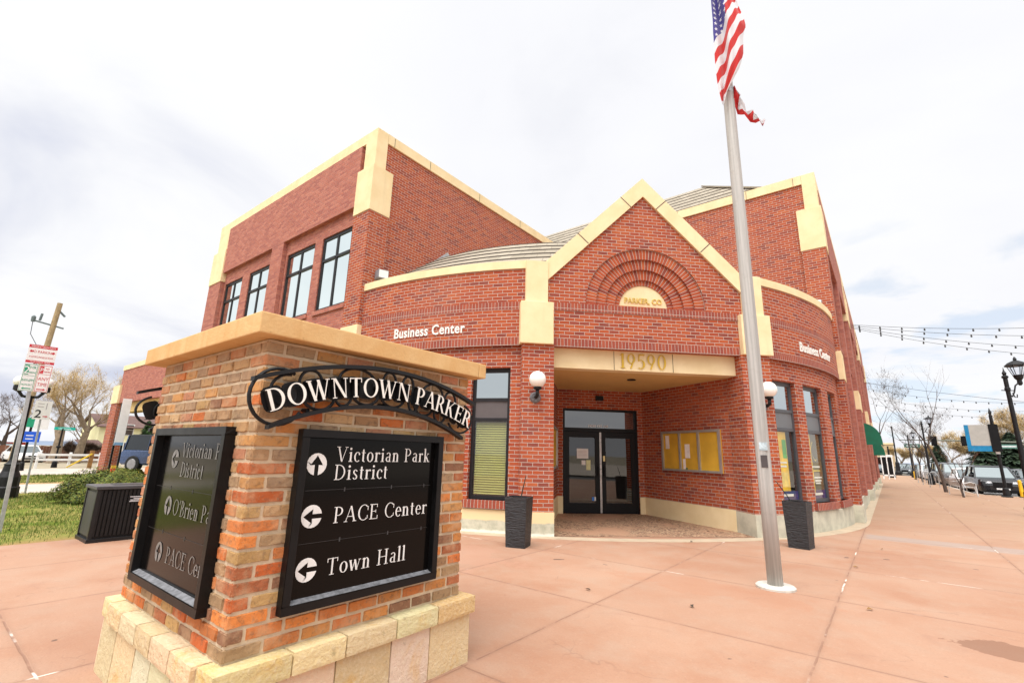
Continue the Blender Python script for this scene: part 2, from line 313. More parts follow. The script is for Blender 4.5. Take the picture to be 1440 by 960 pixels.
# ---- a small serif face drawn stroke by stroke (units: cap height = 1)
def glyphs(T_, t_):
    def q(x0, y0, x1, y1, w): return [(x0-w/2, y0), (x0+w/2, y0), (x1+w/2, y1), (x1-w/2, y1)]
    def sf(x, y, w=.30, h=.04, top=False):
        return [(x-w/2, y-h), (x+w/2, y-h), (x+w/2, y), (x-w/2, y)] if top else [(x-w/2, y), (x+w/2, y), (x+w/2, y+h), (x-w/2, y+h)]
    def bar_(x0, x1, y, h=t_): return [(x0, y-h/2), (x1, y-h/2), (x1, y+h/2), (x0, y+h/2)]
    def arc(cx, cy, rx, ry, a0, a1, T=T_, t=t_, n=14):
        """ring segments: stroke T thick at the sides, t thick at top and bottom"""
        out = []; P = []
        for i in range(n+1):
            a = R_(a0+(a1-a0)*i/n); P.append(((cx+rx*cos(a), cy+ry*sin(a)), (cx+(rx-T)*cos(a), cy+(ry-t)*sin(a))))
        for i in range(n): out.append([P[i][1], P[i][0], P[i+1][0], P[i+1][1]] if a1 > a0 else [P[i][0], P[i][1], P[i+1][1], P[i+1][0]])
        return ('strip', out)
    def disc(cx, cy, r): return [(cx+r*cos(2*pi*k/10), cy+r*sin(2*pi*k/10)) for k in range(10)]
    X = .66
    def stem(x, h=1.0, top=True, bot=True, w=T_):
        o = [q(x, 0, x, h, w)]
        if top: o.append(sf(x, h, top=True))
        if bot: o.append(sf(x, 0))
        return o
    def ltop(x, h): return [[(x-.17, h-.10), (x+T_/2, h-.02), (x+T_/2, h), (x-.05, h)]]
    G = {
     'A': (.84, [q(.10,0,.42,1.0,t_), q(.72,0,.42,1.0,T_), bar_(.22,.62,.33), sf(.10,0,.24), sf(.72,0,.28)]),
     'B': (.72, stem(.18)+[arc(.30,.75,.26,.25,-90,90), arc(.30,.26,.33,.26,-90,90), bar_(.18,.32,.976), bar_(.18,.32,.025), bar_(.18,.32,.515)]),
     'C': (.80, [arc(.46,.5,.42,.52,48,312), q(.75,.64,.75,.90,.05), q(.75,.10,.75,.30,.05)]),
     'D': (.88, stem(.18)+[arc(.30,.5,.50,.5,-90,90), bar_(.18,.32,.974), bar_(.18,.32,.026)]),
     'E': (.70, stem(.18)+[bar_(.18,.60,.974), bar_(.18,.64,.026), bar_(.18,.50,.52), q(.60,.78,.60,1.0,.045), q(.64,0,.64,.24,.045), q(.50,.42,.50,.62,.04)]),
     'H': (.94, stem(.18)+stem(.74)+[bar_(.18,.74,.52)]),
     'K': (.86, stem(.18)+[q(.24,.44,.68,1.0,t_), q(.66,0,.36,.60,T_), sf(.68,1,.24,top=True), sf(.70,0,.26)]),
     'N': (.94, [q(.16,0,.16,1,t_), q(.78,0,.78,1,t_), q(.76,0,.20,1,T_), sf(.16,0,.24), sf(.14,1,.24,top=True), sf(.78,1,.24,top=True)]),
     'O': (.94, [arc(.47,.5,.45,.52,0,360,n=26)]),
     'P': (.70, stem(.18)+[arc(.30,.72,.33,.28,-90,90), bar_(.18,.32,.975), bar_(.18,.32,.466)]),
     'R': (.80, stem(.18)+[arc(.30,.73,.31,.27,-90,90), bar_(.18,.32,.975), bar_(.18,.36,.486), q(.70,0,.40,.48,T_), sf(.72,0,.22)]),
     'T': (.80, stem(.40, top=False)+[bar_(.06,.74,.974), q(.08,.76,.08,1.0,.045), q(.72,.76,.72,1.0,.045)]),
     'V': (.84, [q(.42,0,.12,1,T_), q(.42,0,.72,1,t_), sf(.12,1,.28,top=True), sf(.72,1,.24,top=True)]),
     'W': (1.20, [q(.36,0,.12,1,T_), q(.36,0,.60,1,t_), q(.80,0,.58,1,T_), q(.80,0,1.06,1,t_), sf(.12,1,.26,top=True), sf(1.06,1,.22,top=True)]),
     'a': (.56, [q(.40,0,.40,.48,T_*.85), arc(.27,.46,.205,.22,0,150,.10), arc(.24,.19,.19,.19,60,300,.11), bar_(.24,.42,.36,.045), bar_(.20,.42,.045,.05), sf(.45,0,.14)]),
     'c': (.52, [arc(.30,.33,.26,.345,45,315,.12), disc(.44,.52,.06)]),
     'e': (.54, [arc(.29,.33,.25,.345,0,318,.12), bar_(.08,.53,.36,.045)]),
     'i': (.32, stem(.16,X,top=False,w=.13)+ltop(.16,X)+[disc(.15,.88,.085)]),
     'k': (.62, stem(.15,1.05,top=False,w=.13)+ltop(.15,1.05)+[q(.20,.28,.46,X,t_), q(.50,0,.28,.40,.13), sf(.46,X,.18,top=True), sf(.52,0,.2)]),
     'l': (.32, stem(.16,1.05,top=False,w=.13)+ltop(.16,1.05)),
     'n': (.64, stem(.15,X,top=False,w=.13)+ltop(.15,X)+[arc(.33,.42,.195,.245,0,140,.125), q(.465,0,.465,.44,.125), sf(.465,0,.24)]),
     'o': (.60, [arc(.30,.33,.27,.345,0,360,.12,n=20)]),
     'r': (.46, stem(.15,X,top=False,w=.13)+ltop(.15,X)+[arc(.34,.46,.17,.20,60,150,.09), disc(.40,.60,.065)]),
     's': (.46, [arc(.23,.49,.17,.175,20,215,.10), arc(.22,.17,.18,.175,-160,35,.10), q(.32,.24,.14,.42,.13)]),
     't': (.38, [q(.17,.05,.17,.86,.12), bar_(.03,.34,X-.03), arc(.27,.13,.16,.14,180,290,.11)]),
     'w': (.84, [q(.24,0,.08,X,.13), q(.24,0,.41,X,t_), q(.56,0,.40,X,.13), q(.56,0,.74,X,t_), sf(.08,X,.2,top=True), sf(.74,X,.18,top=True)]),
     "'": (.22, [q(.10,.72,.12,1.0,.08)]),
     ' ': (.34, []),
     '1': (.44, [q(.24,0,.24,1,.13), sf(.24,0,.30), [(.06,.84),(.24,.93),(.24,1.0),(.06,.89)]]),
     '9': (.64, [arc(.31,.66,.27,.345,0,360,.12,n=20), q(.28,0,.50,.60,.085)]),
     '5': (.60, [bar_(.16,.52,.955,.08), q(.12,.52,.18,.98,.06), arc(.24,.30,.30,.32,-125,120,.13)]),
     '0': (.66, [arc(.33,.5,.29,.52,0,360,.13,n=22)]),
    }

    return G
G = glyphs(.148, .052); G_LIGHT = glyphs(.108, .040)
def serif_width(txt, gap=.06): return sum(G[c][0]+gap for c in txt)-gap
def serif(mb, txt, size, f, depth, m=0, ms=None, GS=None, gap=.06, xs=1.0, u0=0, v0=0, side=True):
    x = 0; k = 0
    for c in txt:
        wd, prims = (GS or G)[c]
        for pr in prims:
            polys = pr[1] if isinstance(pr, tuple) else [pr]; k += 1
            off = depth+(k % 7)*.00025
            ff = lambda a, b, d: f(u0+(x+a)*size*xs, v0+b*size, d)
            for pl in polys:
                mb.face([ff(a, b, off) for a, b in pl], pl, m)
                if side and depth > 0:
                    for i in range(len(pl)):
                        a, b = pl[i], pl[(i+1) % len(pl)]
                        if isinstance(pr, tuple) and i in (1, 3): continue
                        mb.face([ff(*a, 0), ff(*b, 0), ff(*b, off), ff(*a, off)], None, m if ms is None else ms)
        x += wd+gap
# ================================================================== walls with openings
def panel(mb, f, u0, u1, z0, z1, holes=(), depth=.2, ustep=99, m=0, edge=None, mr=None):
    """front sheet f(u,z,0) with reveals `depth` deep; outer edges closed to `edge`"""
    us = {u0, u1}; zs = {z0, z1}
    for h in holes: us |= {h[0], h[1]}; zs |= {h[2], h[3]}
    k = int(math.ceil((u1-u0)/ustep)) if ustep < 90 else 0
    for i in range(1, k): us.add(u0+(u1-u0)*i/k)
    us = sorted(us); zs = sorted(zs); mr = m if mr is None else mr
    for a, b in zip(us, us[1:]):
        for c, d in zip(zs, zs[1:]):
            cu, cz = (a+b)/2, (c+d)/2
            if any(h[0] < cu < h[1] and h[2] < cz < h[3] for h in holes): continue
            mb.face([f(a, c, 0), f(b, c, 0), f(b, d, 0), f(a, d, 0)], [(a, c), (b, c), (b, d), (a, d)], m)
    for h in holes:
        hu = [u for u in us if h[0]-1e-6 <= u <= h[1]+1e-6]
        for x, sgn in ((h[0], 1), (h[1], -1)):
            P = [f(x, h[2], 0), f(x, h[3], 0), f(x, h[3], depth), f(x, h[2], depth)]; U = [(x, h[2]), (x, h[3]), (x+depth, h[3]), (x+depth, h[2])]
            mb.face(P if sgn > 0 else P[::-1], U if sgn > 0 else U[::-1], mr)
        for a, b in zip(hu, hu[1:]):
            mb.face([f(a, h[3], 0), f(b, h[3], 0), f(b, h[3], depth), f(a, h[3], depth)], [(a, 0), (b, 0), (b, depth), (a, depth)], mr)
            mb.face([f(b, h[2], 0), f(a, h[2], 0), f(a, h[2], depth), f(b, h[2], depth)], [(b, 0), (a, 0), (a, depth), (b, depth)], mr)
    if edge:
        for x, sgn in ((u0, -1), (u1, 1)):
            P = [f(x, z0, 0), f(x, z1, 0), f(x, z1, edge), f(x, z0, edge)]; U = [(0, z0), (0, z1), (edge, z1), (edge, z0)]
            mb.face(P, U, m)
        for a, b in zip(us, us[1:]):
            mb.face([f(a, z1, 0), f(b, z1, 0), f(b, z1, edge), f(a, z1, edge)], [(a, 0), (b, 0), (b, edge), (a, edge)], m)
            mb.face([f(b, z0, 0), f(a, z0, 0), f(a, z0, edge), f(b, z0, edge)], [(b, 0), (a, 0), (a, edge), (b, edge)], m)
def slab(mb, f, u0, u1, z0, z1, d0, d1, m=0, n=1):
    """solid between depths d0 (front) and d1 (back), n steps along u"""
    us = [u0+(u1-u0)*i/n for i in range(n+1)]
    for a, b in zip(us, us[1:]):
        mb.face([f(a,z0,d0), f(b,z0,d0), f(b,z1,d0), f(a,z1,d0)], [(a,z0),(b,z0),(b,z1),(a,z1)], m)
        mb.face([f(b,z0,d1), f(a,z0,d1), f(a,z1,d1), f(b,z1,d1)], [(b,z0),(a,z0),(a,z1),(b,z1)], m)
        mb.face([f(a,z1,d0), f(b,z1,d0), f(b,z1,d1), f(a,z1,d1)], [(a,d0),(b,d0),(b,d1),(a,d1)], m)
        mb.face([f(b,z0,d0), f(a,z0,d0), f(a,z0,d1), f(b,z0,d1)], [(b,d0),(a,d0),(a,d1),(b,d1)], m)
    for x, sg in ((u0, 1), (u1, -1)):
        P = [f(x,z0,d0), f(x,z1,d0), f(x,z1,d1), f(x,z0,d1)]; U = [(d0,z0),(d0,z1),(d1,z1),(d1,z0)]
        mb.face(P if sg > 0 else P[::-1], U if sg > 0 else U[::-1], m)
C = Vector((-10.0, 15.7, 0)); RB = 9.1
dn = Vector((1, -1, 0))/2**.5; ds = Vector((1, 1, 0))/2**.5; GM = C+dn*8.85
def gf(s, z, d): p = GM+ds*s-dn*d; return (p.x, p.y, z)          # gable plane, d goes inwards
def cylf(R): 
    def f(u, z, d): a = u/RB; return (C.x+(R-d)*sin(a), C.y-(R-d)*cos(a), z)
    return f
def mirT(p): a, b = p[0]-C.x, p[1]-C.y; return Vector((C.x-b, C.y-a, p[2]))
def AN(deg): return R_(deg)*RB
# ================================================================== the brick building
BLD = thing('corner_building', 'two-storey red brick corner building with cream trim and a gabled entrance numbered 19590', 'building', (-10, 15.7, 0))
m_base = None
def base_mats():
    m, t, p = newmat('painted_plinth'); pos = OBJ(t); sp = N(t, 'ShaderNodeSeparateXYZ'); L(t, pos, sp.inputs[0])
    n = NOISE(t, pos, 5, 5, .6); edge = M_(t, 'ADD', sp.outputs[2], M_(t, 'MULTIPLY', M_(t, 'SUBTRACT', n, .5), .10))
    con = MIX(t, SS(t, NOISE(t, pos, 7, 6, .65), .3, .7), (.42,.41,.31), (.60,.57,.45))
    con = MIX(t, SS(t, edge, .07, .03), con, (.80,.76,.66))
    L(t, MIX(t, SS(t, edge, .215, .245), con, (.78,.62,.36)), p.inputs['Base Color']); setp(p, rough=.85, spec=.2)
    BUMP(t, p, NOISE(t, pos, 45, 4, .6), .25, .006); return m
m_plinth = base_mats()
m_plinth2 = plain('bare_concrete_plinth', (.50,.48,.38), .88, var=.16, scale=4, bump=.35)
def window(f, u0, u1, z0, z1, d, split=None, trans=None, gl=None, fr=None, w=.06, parent=BLD, T=ident, flip=False, sill=True, pal=None):
    """frame members butted end to end, pane set back; frame is the part, pane its sub-part"""
    fr = fr or m_frame; gl = gl or m_gsky
    a = MB(T, flip)
    slab(a, f, u0, u1, z0, z0+w, d, d+.1); slab(a, f, u0, u1, z1-w*1.3, z1, d, d+.1)
    slab(a, f, u0, u0+w, z0+w, z1-w*1.3, d, d+.1); slab(a, f, u1-w, u1, z0+w, z1-w*1.3, d, d+.1)
    us = [u0+w, u1-w]
    if split: 
        um = (u0+u1)/2; slab(a, f, um-w/2, um+w/2, z0+w, z1-w*1.3, d+.004, d+.1)
    for zt in ([] if trans is None else ([trans] if not isinstance(trans, (list, tuple)) else trans)):
        if split:
            slab(a, f, u0+w, um-w/2, zt-w/2, zt+w/2, d-.012, d+.1); slab(a, f, um+w/2, u1-w, zt-w/2, zt+w/2, d-.012, d+.1)
        else: slab(a, f, u0+w, u1-w, zt-w/2, zt+w/2, d-.012, d+.1)
    o = a.build('window', fr, parent)
    b = MB(T, flip); b.face([f(u0+w*.5, z0+w*.5, d+.028), f(u1-w*.5, z0+w*.5, d+.028), f(u1-w*.5, z1-w*.5, d+.028), f(u0+w*.5, z1-w*.5, d+.028)])
    b.build('pane', gl, o)
    return o
def tower(T, flip, far=False, ext=0, lower=True):
    """street wing, written for the left one (front towards -y); `ext` shifts it along the front"""
    fx = lambda y: (lambda u, z, d: (u-ext, y+d, z))
    X0, X1 = -20.35, -9.98
    WN = [(-12.35,-10.85), (-14.44,-12.76), (-17.13,-15.6), (-19.2,-17.7)]
    # wall
    a = MB(T, flip); holes = [(u0, u1, 5.25, 7.5) for u0, u1 in WN]
    if lower: holes += [(u0, u1, .60, 3.22) for u0, u1 in WN]
    panel(a, fx(6.55), X0, X1, 0, 9.85, holes, depth=.18)
    a.build('street_wall', m_glare, BLD)
    for (u0, u1) in WN:
        window(fx(6.55), u0, u1, 5.25, 7.5, .035, split=True, trans=6.78, T=T, flip=flip, w=.075)
        sl = MB(T, flip); slab(sl, fx(6.55), u0-.05, u1+.05, 5.13, 5.25, -.045, .1); sl.build('window_sill', m_glare, BLD)
        if lower:
            window(fx(6.55), u0, u1, .60, 3.22, .12, trans=[2.2, 2.6], gl=m_gdark, fr=m_framegrey, T=T, flip=flip)
    # upper brick band over the windows
    b = MB(T, flip)
    slab(b, fx(6.42), -19.3, -10.6, 7.95, 9.80, 0, .125); b.build('spandrel', m_glare, BLD)
    b = MB(T, flip)
    slab(b, fx(6.40), -15.33, -14.55, .43, 7.945, .02, .145); b.build('pilaster', m_glare, BLD)
    b = MB(T, flip)
    slab(b, fx(6.432), -20.26, -10.44, 9.805, 10.118, 0, .35)
    b.build('coping', m_cream, BLD)
    for (p0, p1, near) in ((-10.6, -9.9, True), (-20.4, -19.3, False)):
        yb = 7.0 if near else 6.95
        b = MB(T, flip); b.box(p0-ext, p1-ext, 6.40, yb, .43, 3.70); b.box(p0-ext, p1-ext, 6.40, yb, 4.50, 7.62)
        b.build('pilaster', m_brick if near else m_glare, BLD)
        b = MB(T, flip); b.box(p0-.02-ext, p1+.02-ext, 6.375, yb+.02, 7.62, 8.95)
        b.box(p0+.16-ext, p1-.032-ext, 6.43, yb-.21, 8.95, 10.12); b.build('corner_block', m_cream, BLD, bevel=.012)
        b = MB(T, flip); b.box(p0-.015-ext, p1+.015-ext, 6.38, yb+.02, 3.70, 4.50); b.build('corner_block', m_cream, BLD, bevel=.012)
        b = MB(T, flip); b.box(p0-.03-ext, p1+.03-ext, 6.36, yb+.03, 0, .43); b.build('plinth', m_plinth2, BLD, bevel=.01)
    b = MB(T, flip); slab(b, fx(6.50), -19.27, -10.63, 0, .43, 0, .045); b.build('plinth', m_plinth2, BLD)
def tower_side(T, flip):
    """wall of the wing that looks into the notch (x = -9.98)"""
    f = lambda u, z, d: (-9.98-d, u, z)
    a = MB(T, flip); panel(a, f, 6.6, 15.6, 0, 9.82); a.build('side_wall', m_brick, BLD)
    b = MB(T, flip); slab(b, f, 6.792, 15.5, 9.82, 10.118, -.048, .30); b.build('coping', m_cream, BLD)
    j = MB(T, flip)
    for y in (7.01, 8.35, 10.6, 12.9): slab(j, f, y-.006, y+.006, 9.825, 10.103, -.053, .2)
    j.build('coping_joint', m_joint, BLD)
    # flat roof of the wing behind its parapet
    r = MB(T, flip); r.box(-20.3, -10.05, 6.62, 16.5, 9.45, 9.55); r.build('flat_roof', plain('roof_membrane', (.30,.29,.27), .9), BLD)
for T, fl in ((ident, False), (mirT, True)):
    tower(T, fl); tower_side(T, fl)
# more bays of the same front run on down the street
for e in (10.47, 20.94): tower(mirT, True, ext=e)
# body of the building behind the fronts
b = MB(); b.box(-20.3, -10.3, 16.5, 46, 0, 9.5, skip='z'); b.box(-10.3, -1.2, 26.2, 46.6, 0, 9.5, skip='z'); b.build('rear_wall', m_brick, BLD)
# ---- curved single storey between the wings
SOLD = m_soldier
for (a0, a1, wins) in ((0.3, 28.3, ((4.4,9.6),(12.5,18.8),(21.0,26.3))), (61.7, 89.7, ((63.7,69.0),(71.2,77.5),(80.4,85.6)))):
    fU = cylf(9.19); fL = cylf(9.10)
    a = MB(); panel(a, fU, AN(a0), AN(a1), 3.70, 5.38, ustep=.25, edge=.25); a.build('curved_wall', m_brick, BLD)
    s = MB(); n = 30
    slab(s, fU, AN(a0)+.01, AN(a1)-.01, 3.692, 3.857, -.006, .05, n=n)
    s.build('soldier_course', SOLD, BLD)
    s = MB(); slab(s, fU, AN(a0)+.01, AN(a1)-.01, 4.475, 4.640, -.004, .05, n=n)
    s.build('soldier_course', m_soldier, BLD)
    a = MB(); H = [(AN(p), AN(r), .60, 3.24) for p, r in wins]
    panel(a, fL, AN(a0), AN(a1), .43, 3.70, H, depth=.24, ustep=.25); a.build('curved_wall', m_brick, BLD)
    c = MB(); slab(c, cylf(9.22), AN(a0), AN(a1), 5.38, 5.56, 0, .28, n=n); c.build('coping', m_cream, BLD)
    c = MB(); slab(c, cylf(9.13), AN(a0), AN(a1), 0, .43, 0, .2, n=n); c.build('plinth', m_plinth if a0 < 45 else m_plinth2, BLD)
    c = MB(); slab(c, cylf(9.03), AN(a0), AN(a1), .5, 3.7, .36, .40, n=n)
    for (p, r) in wins:
        sl = MB(); slab(sl, cylf(9.17), AN(p)-.07, AN(r)+.07, .445, .60, 0, .2, n=5); sl.build('window_sill', brickmat('sill_brick_%d' % int(p), .0735, .165, BRV, MORT, offset=0, v0=.445), BLD)
        left = a0 < 45
        fr, pn = (m_frame, m_panelbr) if left else (m_framegrey, m_panelgr)
        o = window(fL, AN(p), AN(r), .60, 3.24, .10, trans=[2.17, 2.58], gl=m_gclear, fr=fr, w=.07)
        pb = MB(); slab(pb, fL, AN(p)+.07, AN(r)-.07, 2.205, 2.545, .115, .122, n=3); pb.build('panel', pn, o)
        tp = MB(); tp.face([fL(u, z, .1245) for u, z in ((AN(p)+.03, 2.58), (AN(r)-.03, 2.58), (AN(r)-.03, 3.22), (AN(p)+.03, 3.22))]); tp.build('transom_pane', m_gtran, o)
        if left:
            bl = MB()
            for k in range(31):
                z = .70+k*.0475
                bl.face([fL(AN(p)+.09, z, .142), fL(AN(r)-.09, z, .142), fL(AN(r)-.09, z+.036, .165), fL(AN(p)+.09, z+.036, .165)])
            bl.build('blinds', plain('yellow_blinds', (.36,.335,.08), .6, var=.08, scale=3), o)
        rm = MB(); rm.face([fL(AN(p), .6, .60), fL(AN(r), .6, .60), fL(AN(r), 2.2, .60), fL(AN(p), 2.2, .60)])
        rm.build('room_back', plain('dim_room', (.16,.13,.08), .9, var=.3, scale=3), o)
# posters behind the right hand windows
m_post = [plain('poster_%s' % n, c, .5, var=.25, scale=3.5, bump=0) for n, c in (('yellow', (.80,.50,.03)), ('orange', (.62,.30,.03)), ('blue', (.015,.03,.17)), ('green', (.10,.40,.06)), ('brown', (.14,.11,.05)), ('gold', (.75,.55,.10)))]
fL = cylf(9.10)
def sheet(mb, p0, p1, z0, z1, d, m=0): mb.face([fL(AN(p0), z0, d), fL(AN(p1), z0, d), fL(AN(p1), z1, d), fL(AN(p0), z1, d)], None, m)
pm = MB(); sheet(pm, 64.1, 66.9, .80, 2.12, .150, 0); sheet(pm, 65.9, 66.8, 1.55, 1.95, .147, 3); sheet(pm, 64.2, 66.5, .95, 1.25, .147, 5)
for z, w0, w1 in ((1.44, 64.6, 66.6), (1.36, 64.6, 66.4)): sheet(pm, w0, w1, z, z+.035, .144, 6)
sheet(pm, 64.1, 68.5, .68, .86, .141, 2); sheet(pm, 65.1, 67.3, .75, .80, .138, 6)
pm.build('window_poster', m_post+[m_white], BLD)
pm = MB(); sheet(pm, 71.7, 73.6, .80, 2.12, .150, 0); sheet(pm, 73.6, 76.9, .80, 2.12, .152, 4); sheet(pm, 72.0, 73.3, 1.85, 2.10, .147, 1)
for z, w0, w1, mm in ((1.36, 73.2, 76.0, 6), (1.27, 73.4, 75.9, 5), (1.12, 73.6, 76.3, 6), (1.05, 73.8, 76.0, 6), (.99, 73.9, 75.6, 6)): sheet(pm, w0, w1, z, z+.035, .144, mm)
sw = []
for i in range(16):
    a = R_(110+i*13); sw.append((74.6+1.0*cos(a)*(1-.02*i), 1.72+.22*sin(a)))
for (a, b) in zip(sw, sw[1:]):
    pm.face([fL(AN(a[0]), a[1], .1425), fL(AN(b[0]), b[1], .1425), fL(AN(b[0]), b[1]+.035, .1425), fL(AN(a[0]), a[1]+.035, .1425)], None, 5)
sheet(pm, 71.6, 77.2, .68, .86, .141, 2); sheet(pm, 73.0, 75.8, .75, .80, .138, 6)
pm.build('window_poster', m_post+[m_white], BLD)
# raised lettering on both curved walls
for (ctr, s0) in ((14.05, 1), (76.2, 1)):
    t = MB(); put_text(t, 'Business Center', .318, lambda u, v, d: cylf(9.195+d)(AN(ctr)+u, 4.005+v, 0), .016, bold=.006, condense=.815, space=1.08, align='CENTER')
    t.build('wall_lettering', m_letter, BLD)
# ---- gable
def gprism(mb, poly, d0, d1, m=0, back=True): mb.prism(poly, lambda s, z, d: gf(s, z, d), d0, d1, m, back)
a = MB(); rA, zA = 1.36, 4.66
arcp = [(rA*cos(R_(t)), zA+rA*sin(R_(t))) for t in range(180, -1, -6)]
gprism(a, [(-2.3, 3.70), (2.3, 3.70), (2.3, zA), (-2.3, zA)], 0, .4)
mid = len(arcp)//2
gprism(a, [(-2.3, zA)]+arcp[:mid+1]+[(0, 7.42), (-2.3, 5.10)], 0, .4)
gprism(a, [(2.3, 5.10), (0, 7.42)]+arcp[mid:]+[(2.3, zA)], 0, .4)
a.build('gable_wall', m_brick, BLD, tri=True)
rings = [(1.36, 1.125, .035), (1.125, .90, .085), (.90, .675, .135), (.675, .56, .18)]
for (ro, ri, d) in rings:
    r = MB(); n = 40
    for i in range(n):
        t0, t1 = pi-pi*i/n, pi-pi*(i+1)/n
        P = lambda rr, t, dd: gf(rr*cos(t), zA+rr*sin(t), dd)
        um = (ro+ri)/2; U = lambda t: (pi-t)*um
        r.face([P(ri, t0, d), P(ri, t1, d), P(ro, t1, d), P(ro, t0, d)], [(U(t0), .005), (U(t1), .005), (U(t1), ro-ri), (U(t0), ro-ri)])
        r.face([P(ri, t1, d), P(ri, t0, d), P(ri, t0, d+.06), P(ri, t1, d+.06)], [(U(t1), .1), (U(t0), .1), (U(t0), .16), (U(t1), .16)])
    r.build('arch_ring', m_ring, BLD)
a = MB(); a.face([gf(.57*cos(R_(t)), zA+.57*sin(R_(t)), .20) for t in range(180, -1, -6)][::-1]); ty = a.build('tympanum', m_cream, BLD)
t = MB(); put_text(t, 'PARKER, CO', .175, lambda u, v, d: gf(u, 4.80+v, .20-d), .02, bold=.002, condense=.88, space=1.02, align='CENTER'); t.build('lettering', plain('gold_bronze_lettering', (.62,.44,.10), .45), ty)
for z0, e in ((3.692, -.006), (4.475, -.012)):
    s = MB(); slab(s, gf, -2.08 if z0 < 4 else -2.2, 2.08 if z0 < 4 else 2.2, z0, z0+.165, e, .05); s.build('soldier_course', m_soldier, BLD)
cp = MB(); ck = .012
for sg in (-1, 1):
    f = [(sg*2.3, 5.02), (sg*2.3, 5.48), (0, 7.76), (0, 7.30)]
    gprism(cp, f if sg < 0 else f[::-1], -.055, .44)
cp.build('gable_coping', m_cream, BLD)
jn = MB()
for sg in (-1, 1):
    for s in (.30, 1.30):
        zi = 7.30-.98*s; w = .0075
        p = [(sg*(s-w), zi+w), (sg*(s+w), zi-w), (sg*(s+.235+w), zi+.225-w), (sg*(s+.235-w), zi+.225+w)]
        gprism(jn, p if sg > 0 else p[::-1], -.0575, .1)
jn.build('coping_joint', m_joint, BLD)
# weathered patch where an old sign was taken off
for sg in (-1, 1):
    b = MB(); slab(b, gf, *sorted((sg*2.06, sg*2.72)), .43, 3.70, -.05, .60); b.build('pier', m_brick, BLD)
    b = MB(); slab(b, gf, *sorted((sg*2.06-sg*.012, sg*2.74)), 0, .43, -.075, .60); b.build('plinth', m_plinth if sg < 0 else m_plinth2, BLD)
    b = MB(); slab(b, gf, *sorted((sg*2.085, sg*2.775)), 3.70, 4.60, -.13, .30); b.build('corner_block', m_cream, BLD, bevel=.012)
    b = MB(); slab(b, gf, *sorted((sg*2.20, sg*2.67)), 4.60, 5.52, -.09, .30); b.build('corner_block', m_cream, BLD, bevel=.008)
lt = MB(); slab(lt, gf, -2.06, 2.06, 3.28, 3.70, .20, .5); lin = lt.build('lintel', m_cream, BLD)
lj = MB()
for s in (-.70, .62): slab(lj, gf, s-.006, s+.006, 3.285, 3.69, .197, .3)
lj.build('coping_joint', m_joint, lin)
t = MB(); W5 = serif_width('19590', .05)*.315
serif(t, '19590', .315, lambda u, v, d: gf(-.06-W5*1.06/2+u*1.06, 3.335+v, .20-d), .02, gap=.05); t.build('house_number', m_gold, lin)
# porch
sf_ = MB()
pz_ = [(-2.06, .5), (2.06, .5), (2.06, .6), (1.22, 3.45), (-1.22, 3.45), (-2.06, .6)]
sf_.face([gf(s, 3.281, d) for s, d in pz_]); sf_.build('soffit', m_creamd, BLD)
for sg in (-1, 1):
    A0 = Vector(gf(sg*2.06, 0, .60)); B0 = Vector(gf(sg*1.22, 0, 3.45)); D = (B0-A0); LW = D.length; D.normalize(); Nn = Vector((0, 0, 1)).cross(D)*sg
    ff = (lambda A0, D, Nn: (lambda u, z, d: tuple(A0+D*u-Nn*d+Vector((0, 0, z)))))(A0, D, Nn)
    w = MB(); w.face([ff(0, .44, 0), ff(LW, .44, 0), ff(LW, 3.3, 0), ff(0, 3.3, 0)], [(0,.44),(LW,.44),(LW,3.3),(0,3.3)]); w.build('porch_wall', m_brick, BLD)
    w = MB(); slab(w, ff, 0, LW-.02, 0, .44, -.022, .02); w.build('plinth', m_cream, BLD)
    if sg > 0: NBf, NBL = ff, LW
    else: NBf2 = ff
bw = MB(); panel(bw, gf and (lambda u, z, d: gf(u, z, 3.45+d)), -1.25, 1.25, 0, 3.3, [(-1.06, 1.06, -.01, 2.76)], depth=.15); bw.build('porch_wall', m_brick, BLD)
for s0, s1 in ((-1.23, -1.062), (1.062, 1.23)):
    b = MB(); slab(b, gf, s0, s1, 0, .44, 3.43, 3.449); b.build('plinth', m_cream, BLD)
# entrance doors
cl_ = MB(); cl_.lathe([(.10, 0), (.10, .02)], Vector(gf(.1, 3.258, 1.3)), 14); cl_.build('ceiling_downlight', m_black, BLD)
cl_ = MB(); slab(cl_, gf, -.13, .07, 3.0, 3.12, 3.36, 3.449); cl_.build('door_sensor', m_black, BLD)
def dfr(u, z, d): return gf(u, z, 3.45+d)
fr = MB()
slab(fr, dfr, -1.06, -1.0, 0, 2.76, .03, .13); slab(fr, dfr, 1.0, 1.06, 0, 2.76, .03, .13); slab(fr, dfr, -1.0, 1.0, 2.70, 2.76, .03, .13); slab(fr, dfr, -1.0, 1.0, 2.14, 2.24, .03, .13)
DF = fr.build('door_frame', m_black, BLD)
tp = MB(); tp.face([dfr(-1, 2.24, .08), dfr(1, 2.24, .08), dfr(1, 2.70, .08), dfr(-1, 2.70, .08)]); tp.build('transom_pane', glassmat('transom_mirror_glass', (.85,.86,.86), .16, None), DF)
tx = MB(); put_text(tx, '19590 STE 100', .095, lambda u, v, d: dfr(u-.05, 2.265+v, .078-d), .002, align='CENTER', bold=.001); tx.build('lettering', m_white, DF)
